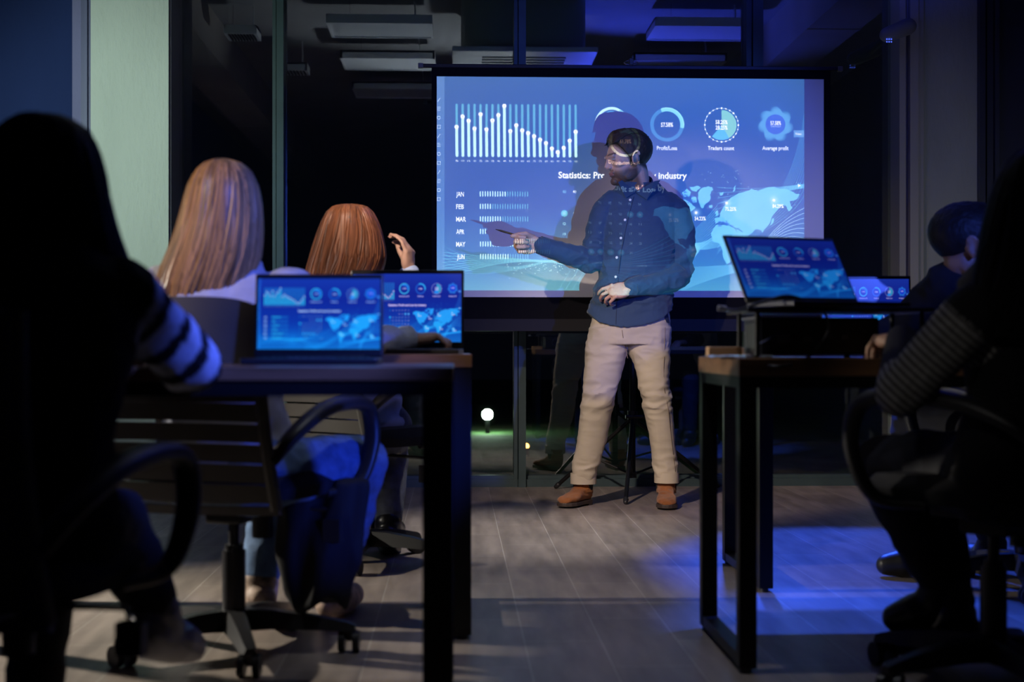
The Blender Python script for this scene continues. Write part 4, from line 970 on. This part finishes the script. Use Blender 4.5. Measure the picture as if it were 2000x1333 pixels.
# ------------------------------------------------------------------ the presenter
D = 6.85
man = thing('person', 'bearded man in a navy shirt and beige trousers pointing a pen at the projection screen', 'person', Cm(.54, D, 0))
def M_(px, py, dd=0.0): return P(px, py, D+dd)
RX = (Cm(1, 0, 0)-Cm(0, 0, 0)); DX = (Cm(0, 1, 0)-Cm(0, 0, 0))
def ring(py, xl, xr, dd, half, n=40, p=.9, dz=None):
    c = M_((xl+xr)/2, py, dd); w = (xr-xl)/2/F*(D+dd); out = []
    for k in range(n):
        a = 2*math.pi*k/n; v = c+RX*w*math.copysign(abs(math.cos(a))**p, math.cos(a))+DX*half*math.copysign(abs(math.sin(a))**p, math.sin(a))
        if dz: v.z += dz(a)
        out.append(v)
    return out
hfwd = Cm(-.93, -.32, 0)-Vector((0, 0, .20)); HB = basis(hfwd); HC = M_(1225, 312, .0); HS = 1.07
shR, elR, wrR = M_(1190, 400, .0), M_(1158, 512, -.02), M_(1052, 478, -.10)     # his right arm, pointing to the left
shL, elL, wrL = M_(1318, 402, .0), M_(1330, 528, .02), M_(1232, 562, -.185)
body = MB(); L_ = head(body, HC, HB, HS)
body.tube([L_(-.030, 0, -.03), L_(-.035, 0, -.07), M_(1246, 372, .0)], [.056, .055, .060], 24); body.cap(M_(1246, 372, 0), M_(1246, 400, 0), .062, .08)
body.loft([ring(385, 1205, 1298, 0, .065), ring(405, 1186, 1312, 0, .08), ring(450, 1186, 1305, 0, .10), ring(520, 1184, 1300, 0, .10), ring(590, 1176, 1290, 0, .095), ring(640, 1176, 1288, 0, .095)])
body.cap(shR-Vector((0,0,.02)), elR, .038, .040); body.cap(elR, wrR, .040, .029); body.cap(shL-Vector((0,0,.03)), elL, .038, .042); body.cap(elL, wrL, .034, .030)
pen_tip, pen_end = M_(968, 448, -.10), M_(1034, 467, -.13)
hand(body, wrR, Cm(-1, -.12, .02), Cm(-.15, -1, -.1), Vector((0, 0, 1)), ((62, 75, 45), (72, 78, 45), (78, 80, 45), (82, 80, 45)), [(.75, .35, .50), (.95, -.1, .30), (1.0, -.25, .10)], 1.20, r=.0092)
hand(body, wrL, Cm(-.92, -.02, -.22), Cm(.1, .9, -.5), Vector((0, 0, 1)), ((20, 34, 22), (26, 38, 24), (32, 40, 26), (38, 42, 28)), [(.85, .25, .35), (.95, .0, .35), (.95, -.1, .35)], 1.06, .10)
for (kx, k2, k3) in ((M_(1186, 650, .0), M_(1167, 785, -.03), M_(1140, 945, .02)), (M_(1268, 640, .0), M_(1282, 785, -.05), M_(1301, 940, .0))):
    body.tube([kx, k2, k2.lerp(k3, .35), k3], [.062, .048, .046, .030], 20, rounded=True)
body.cap(M_(1140, 935, .02), M_(1141, 962, .04), .030, .030); body.cap(M_(1301, 935, .01), M_(1301, 962, .02), .030, .030)
me = fuse(body, .0036, 1)
v = getv(me); Bi = np.array(HB.transposed()); loc = (v-np.array(HC)) @ Bi.T/HS
skin = np.tile(np.array((.60, .36, .27)), (len(v), 1)); hd = (np.linalg.norm(loc, axis=1) < .15)
x, y, z = loc[:, 0], loc[:, 1], loc[:, 2]
jaw = sm(-z, .028+.0, .052)*sm(x, -.030, -.005)*sm(-z+.14, 0, .02)*(z > -.125)
side = sm(-z, -.01, .02)*sm(x, -.022, -.012)*sm(-x, -.022, -.004)                      # sideburn
st = np.clip(np.maximum(jaw, side*.8)*hd*(1-.75*np.exp(-((x-.062)**2/.0006+(np.abs(y)-.045)**2/.0009+(z+.03)**2/.0004))), 0, 1)
mous = hd*(x > .085)*np.exp(-((z+.037)/.0055)**2)*.8; st = np.maximum(st*.95, mous)
skin = skin*(1-st[:, None])+np.array((.10, .055, .035))*st[:, None]
lip = hd*(x > .086)*(np.abs(y) < .020)*np.exp(-((z+.052)/.0065)**2); skin = skin*(1-lip[:, None])+np.array((.42, .15, .13))*lip[:, None]
brow = hd*(x > .068)*(np.abs(y) < .048)*(np.abs(y) > .008)*np.exp(-((z-.034)/.0045)**2); skin = skin*(1-brow[:, None]*.9)+np.array((.05, .03, .02))*brow[:, None]*.9
hl = np.where(x > .064, .076, np.where(x > .018, -.004+(x-.018)*1.74, np.where(x > -.012, -.020, np.maximum(-.020-(-.012-x)*.6, -.064))))
fade = hd*sm(z-hl, -.016, .006)*(np.abs(y) < .079+.0*y)*(1-(np.abs(y) > .0745)*(x > -.03)*(x < .03)*(z < .03)); skin = skin*(1-fade[:, None]*.9)+np.array((.045, .027, .018))*fade[:, None]*.9
paint(me, skin); bo = obj('body', me, SKIN, man)
for y_ in (-1, 1):
    obj('eye', MB().ell(L_(.0735, y_*.031, .012), (.0115,)*3).ell(L_(.0830, y_*.031, .012), (.0035, .0045, .0045)), mat('eye', (.35, .34, .33), .2), man)
    obj('eyelid', MB().cap(L_(.079, y_*.043, .017), L_(.086, y_*.020, .018), .0035, .0035, 8).cap(L_(.079, y_*.043, .006), L_(.085, y_*.020, .005), .003, .003, 8), mat('eyelid_skin', (.42, .24, .18), .5), man)
short_hair(HC, HB, HS, (.045, .026, .018), 'dark_brown', man)
g = MB()                                                       # combed strands on top
R = random.Random(4)
for i in range(110):
    y_ = R.uniform(-.06, .06); x0_ = R.uniform(-.10, .0); pts = []
    for q in range(7):
        t = q/6; x_ = x0_+(.081-x0_)*t*.97; e = max(0, 1-((x_+.02)/.115)**2-(y_/.088)**2); zz = .040+.098*math.sqrt(e)+.010*math.exp(-((x_-.06)/.03)**2)+R.uniform(-.001, .001)
        pts.append(L_(x_, y_+.008*math.sin(t*2), max(zz, .082)))
    g.tube(pts, [.0012, .002, .0022, .0024, .0024, .002, .001], 5, .7)
obj('hair_strands', g, mat('hair_strand_brown', (.06, .036, .024), .35), man)
# shirt
def hemdz(a):
    c, s = math.cos(a), math.sin(a); return -.060*max(0, 1-abs(c+.12)**1.6)*1.0+.030*max(0, abs(c)-.75)/.25
sh = MB()
sh.loft([ring(358, 1206, 1288, .01, .062), ring(366, 1203, 1294, .01, .064), ring(376, 1195, 1305, .01, .074), ring(386, 1183, 1322, .01, .086), ring(400, 1174, 1334, .01, .098), ring(425, 1170, 1330, .01, .112), ring(455, 1170, 1322, .005, .120),
         ring(490, 1172, 1318, .0, .122), ring(525, 1171, 1314, .0, .120), ring(560, 1164, 1312, .0, .124), ring(590, 1155, 1311, .0, .130), ring(612, 1147, 1312, .0, .136, dz=lambda a: hemdz(a)*.5), ring(617, 1146, 1313, .0, .138, dz=hemdz)])
sh.tube([M_(1196, 396, .01), M_(1180, 415, .0), M_(1170, 450, .0), M_(1162, 485, -.01), elR], [.060, .064, .062, .058, .054], 24, rounded=True)
sh.tube([elR, elR.lerp(wrR, .3), elR.lerp(wrR, .7), elR.lerp(wrR, .97)], [.054, .054, .047, .041], 24, .95, rounded=True)
sh.tube([M_(1306, 398, .01), M_(1322, 415, .0), M_(1330, 450, .0), M_(1332, 490, .01), M_(1328, 525, .02)], [.060, .068, .067, .064, .062], 24, rounded=True)
sh.tube([M_(1326, 530, .02), M_(1310, 546, -.04), M_(1275, 556, -.11), elL.lerp(wrL, .97)], [.062, .060, .052, .041], 24, rounded=True)
me = fuse(sh, .0045, 3)
v = getv(me); zc = v[:, 2]; d1 = np.linalg.norm(v-np.array(elR), axis=1); d2 = np.linalg.norm(v-np.array(elL), axis=1)
mask = (1-.9*sm(-zc, -M_(1240, 600).z, -M_(1240, 622).z))*(.35+1.2*np.exp(-(d1/.12)**2)+1.2*np.exp(-(d2/.12)**2)+.8*np.exp(-((zc-M_(1240, 575).z)/.06)**2))
wrinkle(me, .013, 8, (1, 1, 1.9), 2, mask); wrinkle(me, .007, 17, (1.2, 1, 1.6), 6, mask); 
SHIRT = mat('navy_cotton', (.028, .060, .125), .78, 0, .35, .10, 6, .15, 420, sheen=.15)
shirt = obj('shirt', me, SHIRT, man)
# things sewn to the shirt are laid on its surface
from mathutils.bvhtree import BVHTree
def bvh_of(me): 
    vs = [v.co.copy() for v in me.vertices]; return BVHTree.FromPolygons(vs, [tuple(p.vertices) for p in me.polygons])
def onto(bv, px, py, lift=.0):
    o = camo.location; d = (P(px, py, 5.0)-o).normalized(); h = bv.ray_cast(o, d)
    if h[0] is None: return M_(px, py, -.12), -DX
    n = h[1] if h[1].dot(d) < 0 else -h[1]
    return h[0]+n*lift, n
sb = bvh_of(me)
for (bx, by) in ((1231, 391), (1221, 430), (1213, 465), (1205, 503), (1203, 541)):
    p, n = onto(sb, bx, by, .002); g = MB().tube([p-n*.002, p+n*.0012], .0062, 16); obj('button', g, mat('white_button', (.75, .75, .76), .3), shirt)
pk = [onto(sb, x_, y_, .0016)[0] for x_, y_ in ((1238, 384), (1230, 415), (1222, 450), (1214, 490), (1209, 530), (1206, 570), (1204, 610), (1203, 634))]
obj('placket_seam', MB().tube(pk, .0016, 6), mat('navy_dark_seam', (.02, .035, .08), .8), shirt)
def flap(pts, lift=.006, th=.004, name='collar_flap'):
    q = [onto(sb, x_, y_, lift) for x_, y_ in pts]; g = MB(); g.prism([p for p, n in q], -DX*th); return obj(name, g, SHIRT, shirt, smooth=False, bevel=.0015)
nk = [L_(-.035, 0, -.085)]
cr = []
for (zz, rr) in ((376, .066), (366, .070), (352, .068), (349, .064), (368, .058)):
    cr.append([M_(1247, zz, .005)+RX*rr*1.03*math.cos(a)+DX*rr*math.sin(a)+Vector((0, 0, .030*math.sin(a)-.014*math.cos(a)*0-(.028*max(0, -math.sin(a))**3))) for a in np.linspace(-math.pi/2-.25+.60, 1.5*math.pi-.25-.30, 40)])
obj('collar', MB().loft(cr, close=False, cap=False), SHIRT, shirt)
flap([(1207, 356), (1222, 388), (1241, 377), (1215, 352)]); flap([(1290, 352), (1262, 392), (1241, 377), (1278, 354)], .010)
def cuff(a, b, r, name='cuff'):
    return obj(name, MB().tube([a, a.lerp(b, .5), b], [r, r*1.03, r], 24), SHIRT, shirt)
cuff(elR.lerp(wrR, .80), elR.lerp(wrR, .985), .0435); cuff(elL.lerp(wrL, .80), elL.lerp(wrL, .985), .0435)
# trousers
tr = MB()
tr.loft([ring(596, 1160, 1304, .0, .112), ring(620, 1155, 1308, .0, .118), ring(650, 1150, 1310, .0, .122), ring(672, 1147, 1311, .0, .120)])
def legloft(rows): tr.loft([ring(y_, a, b, dd, hf) for y_, a, b, dd, hf in rows])
legloft([(640, 1150, 1224, 0, .110), (670, 1146, 1226, 0, .106), (700, 1143, 1222, -.01, .098), (735, 1141, 1212, -.02, .088), (765, 1140, 1200, -.03, .078), (790, 1137, 1196, -.03, .074), (820, 1133, 1193, -.015, .073), (860, 1128, 1184, 0, .068), (900, 1121, 1172, .01, .060), (925, 1118, 1164, .015, .055), (940, 1117, 1161, .02, .053)])
legloft([(640, 1216, 1311, 0, .110), (670, 1222, 1310, 0, .106), (700, 1233, 1308, -.01, .098), (735, 1243, 1306, -.03, .088), (765, 1251, 1308, -.045, .078), (790, 1256, 1311, -.05, .074), (820, 1262, 1314, -.035, .072), (860, 1269, 1318, -.015, .066), (900, 1276, 1321, .0, .059), (925, 1280, 1322, .0, .055), (938, 1281, 1322, .0, .053)])
me = fuse(tr, .005, 4)
v = getv(me); py_ = HZ-(v[:, 2]-H)*F/D
mask = .25+1.1*np.exp(-((py_-775)/28)**2)+1.0*np.exp(-((py_-915)/22)**2)+.6*np.exp(-((py_-680)/30)**2)
wrinkle(me, .010, 7, (1, 1, 2.2), 4, mask); wrinkle(me, .006, 15, (1, 1, 2.2), 9, mask); wrinkle(me, .006, 5, (1.6, 1.6, .8), 11)
CHINO = mat('beige_chino', (.50, .435, .345), .85, 0, .2, .06, 5, .15, 500)
tro = obj('trousers', me, CHINO, man); tb = bvh_of(me)
for (y_, a, b, dd, r) in ((936, 1116, 1163, .02, .056), (934, 1280, 1324, .0, .056)):
    obj('trouser_cuff', MB().loft([ring(y_-10, a, b, dd, r), ring(y_-11, a-2, b+2, dd, r+.004), ring(y_+9, a-2, b+2, dd, r+.004), ring(y_+9, a+1, b-1, dd, r-.002)]), CHINO, tro)
sd = [onto(tb, x_, y_, .0012)[0] for x_, y_ in ((1299, 640), (1298, 680), (1296, 720), (1297, 760), (1305, 800), (1310, 850), (1316, 900), (1319, 922))]
obj('side_seam', MB().tube(sd, .0013, 6), mat('dark_beige_seam', (.20, .15, .11), .9), tro)
fly = [onto(tb, x_, y_, .0012)[0] for x_, y_ in ((1215, 645), (1217, 660), (1222, 680), (1226, 700))]
obj('fly_seam', MB().tube(fly, .0015, 6), mat('dark_beige_seam', (.20, .15, .11), .9), tro)
pq = [onto(tb, x_, y_, .003)[0] for x_, y_ in ((1297, 612), (1303, 612), (1307, 632), (1301, 630), (1297, 620))]
obj('pocket_lining', MB().prism(pq, -DX*.002), mat('navy_lining', (.02, .03, .07), .8), tro, smooth=False)
# chelsea boots
SUEDE = mat('tan_suede', (.30, .105, .032), .9, 0, .2, .3, 14, .5, 300, sheen=.2)
def boot(an, toe):
    an = Vector(an); d = (Vector(toe)-an); d.z = 0; Ln = d.length; d.normalize(); q = Vector((-d.y, d.x, 0)); b = Vector((an.x, an.y, 0))-d*.035
    T = Ln+.035; g = MB(); rings = []
    for t, w, z1 in ((0, .022, .075), (.05, .033, .10), (.18, .036, .118), (.32, .036, .105), (.46, .038, .082), (.60, .045, .068), (.76, .049, .058), (.90, .041, .050), (.98, .022, .040), (1.0, .008, .030)):
        c = b+d*T*t; z0 = .022; h = (z1-z0)/2
        rings.append([c+q*w*math.copysign(abs(math.cos(a))**.8, math.cos(a))+Vector((0, 0, z0+h+h*math.copysign(abs(math.sin(a))**.8, math.sin(a)))) for a in (2*math.pi*k/24 for k in range(24))])
    g.loft(rings); g.tube([b+d*.045+Vector((0, 0, .06)), b+d*.040+Vector((0, 0, .10)), b+d*.036+Vector((0, 0, .135))], [.050, .047, .049], 24, .95)
    me = fuse(g, .004, 3); wrinkle(me, .004, 22, (1, 1, 2), 3); o = obj('boot', me, SUEDE, man)
    out = [b+d*T*t+q*w*s for s, tt in ((1, 1), (-1, -1)) for t, w in [((0, .022), (.05, .034), (.2, .038), (.45, .039), (.6, .046), (.76, .051), (.90, .044), (.985, .024), (1.01, .006)), ((1.01, .006), (.985, .024), (.90, .044), (.76, .051), (.6, .046), (.45, .039), (.2, .038), (.05, .034), (0, .022))][0 if s == 1 else 1]]
    obj('sole', MB().prism([p+Vector((0, 0, .008)) for p in out], Vector((0, 0, .018))), mat('dark_rubber_sole', (.05, .035, .03), .5), o, smooth=False, bevel=.003)
    hl = [p for p in out if (p-b).dot(d) < T*.3]; obj('heel', MB().prism([p+Vector((0, 0, .0)) for p in hl], Vector((0, 0, .010))), mat('dark_rubber_sole', (.05, .035, .03), .5), o, smooth=False)
    for s in (-1, 1): obj('elastic_gore', MB().loft([[b+d*(.045+dx)+q*s*(.043+e)+Vector((0, 0, zz)) for e in (0, .006)]+[b+d*(.045-dx)+q*s*(.043+e)+Vector((0, 0, zz)) for e in (.006, 0)] for zz, dx in ((.075, .006), (.10, .016), (.135, .022))]), mat('black_elastic', (.012, .012, .014), .8), o, smooth=False)
boot(M_(1141, 980, .04), M_(1097, 988, -.12)); boot(M_(1301, 980, .02), M_(1303, 985, -.20))
# the pen he holds
g = MB().tube([pen_tip, pen_tip.lerp(pen_end, .10), pen_tip.lerp(pen_end, .16), pen_end], [.0015, .0035, .0048, .005], 14)
pn = obj('pen', g, mat('dark_brown_pen', (.05, .03, .022), .35), None); tag(pn, 'slim dark pen held in the pointing hand of the presenter', 'pen')
obj('pen_ring', MB().tube([pen_tip.lerp(pen_end, .60), pen_tip.lerp(pen_end, .64)], .0056, 14), CHROME, pn)

# ------------------------------------------------------------------ small things on and by the desks
p0 = P(1398, 0, 3.70); a = P(1446, 0, 3.60)
tag(obj('wood_block', MB().box(Cm(.545, 3.66, .741+.0135), (.085, .06, .027), Matrix.Rotation(-TH, 3, 'Z')), mat('pale_pine', (.62, .36, .17), .6, var=.2, vscale=4, stretch=(2, 30, 30)), None, smooth=False, bevel=.002), 'small pale wooden block on the corner of the projector desk', 'block')
g = MB()
rings = []
for i in range(13):
    t = i/12; row = []
    for j in range(9):
        s = j/8; x_ = .475+.30*0+.15*t; y_ = 3.40+.16*s; z_ = .7428+.004*math.sin(t*7+s*3)**2+(.004 if t < .1 else 0)
        if x_ < .527: z_ -= (.527-x_)*.10
        row.append(Cm(x_, y_, z_))
    rings.append(row)
g.loft(rings, close=False, cap=False); g2 = [[v+Vector((0, 0, .0012)) for v in r] for r in rings]
for r in rings: r.reverse()
g.loft(g2, close=False, cap=False)
tag(obj('plastic_bag', g, mat('pale_plastic_film', (.55, .62, .72), .25, 0, .6)), 'pale blue crumpled plastic sleeve lying over the left end of the projector desk', 'bag')
def cable(name, pts, r, label, m=None, n=10):
    return tag(obj(name, MB().tube(curve_pts(pts, n), r, 8), m or mat('black_cable', (.014, .014, .018), .35)), label, 'cable')
zt_ = .7445
cable('cable', [P(1405, 600, 3.42), P(1440, 606, 3.38), P(1490, 590, 3.36), P(1540, 578, 3.36), P(1590, 596, 3.36), P(1618, 625, 3.36), P(1612, 660, 3.38), P(1575, 700, 3.37), P(1520, 716, 3.32), P(1470, 706, 3.38)], .0035, 'black cable looping over the leaning laptop and down behind the projector')
cable('cable', [P(1482, 672, 3.44), P(1505, 660, 3.41), P(1530, 645, 3.44)], .002, 'thin blue-black cable plugged into the back of the projector', mat('blue_cable', (.02, .03, .12), .4))
cable('cable', [Cm(.86, 3.40, zt_), Cm(.93, 3.42, zt_), P(1745, 690, 3.42), P(1780, 682, 3.40), P(1815, 690, 3.42)], .0028, 'blue-black cable with a brass plug lying on the projector desk beside the ribbed sleeve', mat('blue_cable', (.02, .03, .12), .4))
cable('cable', [Cm(1.15, 3.55, .006), Cm(1.30, 3.72, .006), Cm(1.45, 3.65, .006), Cm(1.65, 3.75, .006), Cm(1.9, 3.66, .006)], .004, 'black floor cable curling under the chair at the right edge, far strand')
cable('cable', [Cm(1.18, 3.42, .006), Cm(1.34, 3.50, .006), Cm(1.50, 3.40, .006), Cm(1.75, 3.50, .006)], .004, 'black floor cable curling under the chair at the right edge, near strand')
tag(obj('cable_connector', MB().tube([P(1402, 602, 3.42), P(1418, 603, 3.42)], .007, 12), mat('grey_connector', (.3, .3, .34), .4)), 'grey cable connector hanging beside the leaning laptop', 'connector')
# black jacket hung from the blonde woman's chair
rings = []
for t in np.linspace(0, 1, 12):
    z_ = .43-.31*t; row = []
    for k in range(28):
        a = 2*math.pi*k/28; w = .105+.015*math.sin(t*4)-.02*t; dp = .045+.012*math.sin(5*a+3*t)
        row.append(Cm(-.475+w*math.cos(a)*(1+.08*math.sin(6*a+2*t))-.02*t, 3.60+dp*math.sin(a), z_-(.03*math.cos(3*a) if t > .95 else 0)))
    rings.append(row)
me = fuse(MB().loft(rings), .008, 2); wrinkle(me, .012, 9, (1.5, 1.5, .6), 3)
tag(obj('jacket', me, mat('black_jacket_cloth', (.004, .004, .006), .8)), 'black jacket hanging from the side of the blonde woman\'s chair', 'jacket')
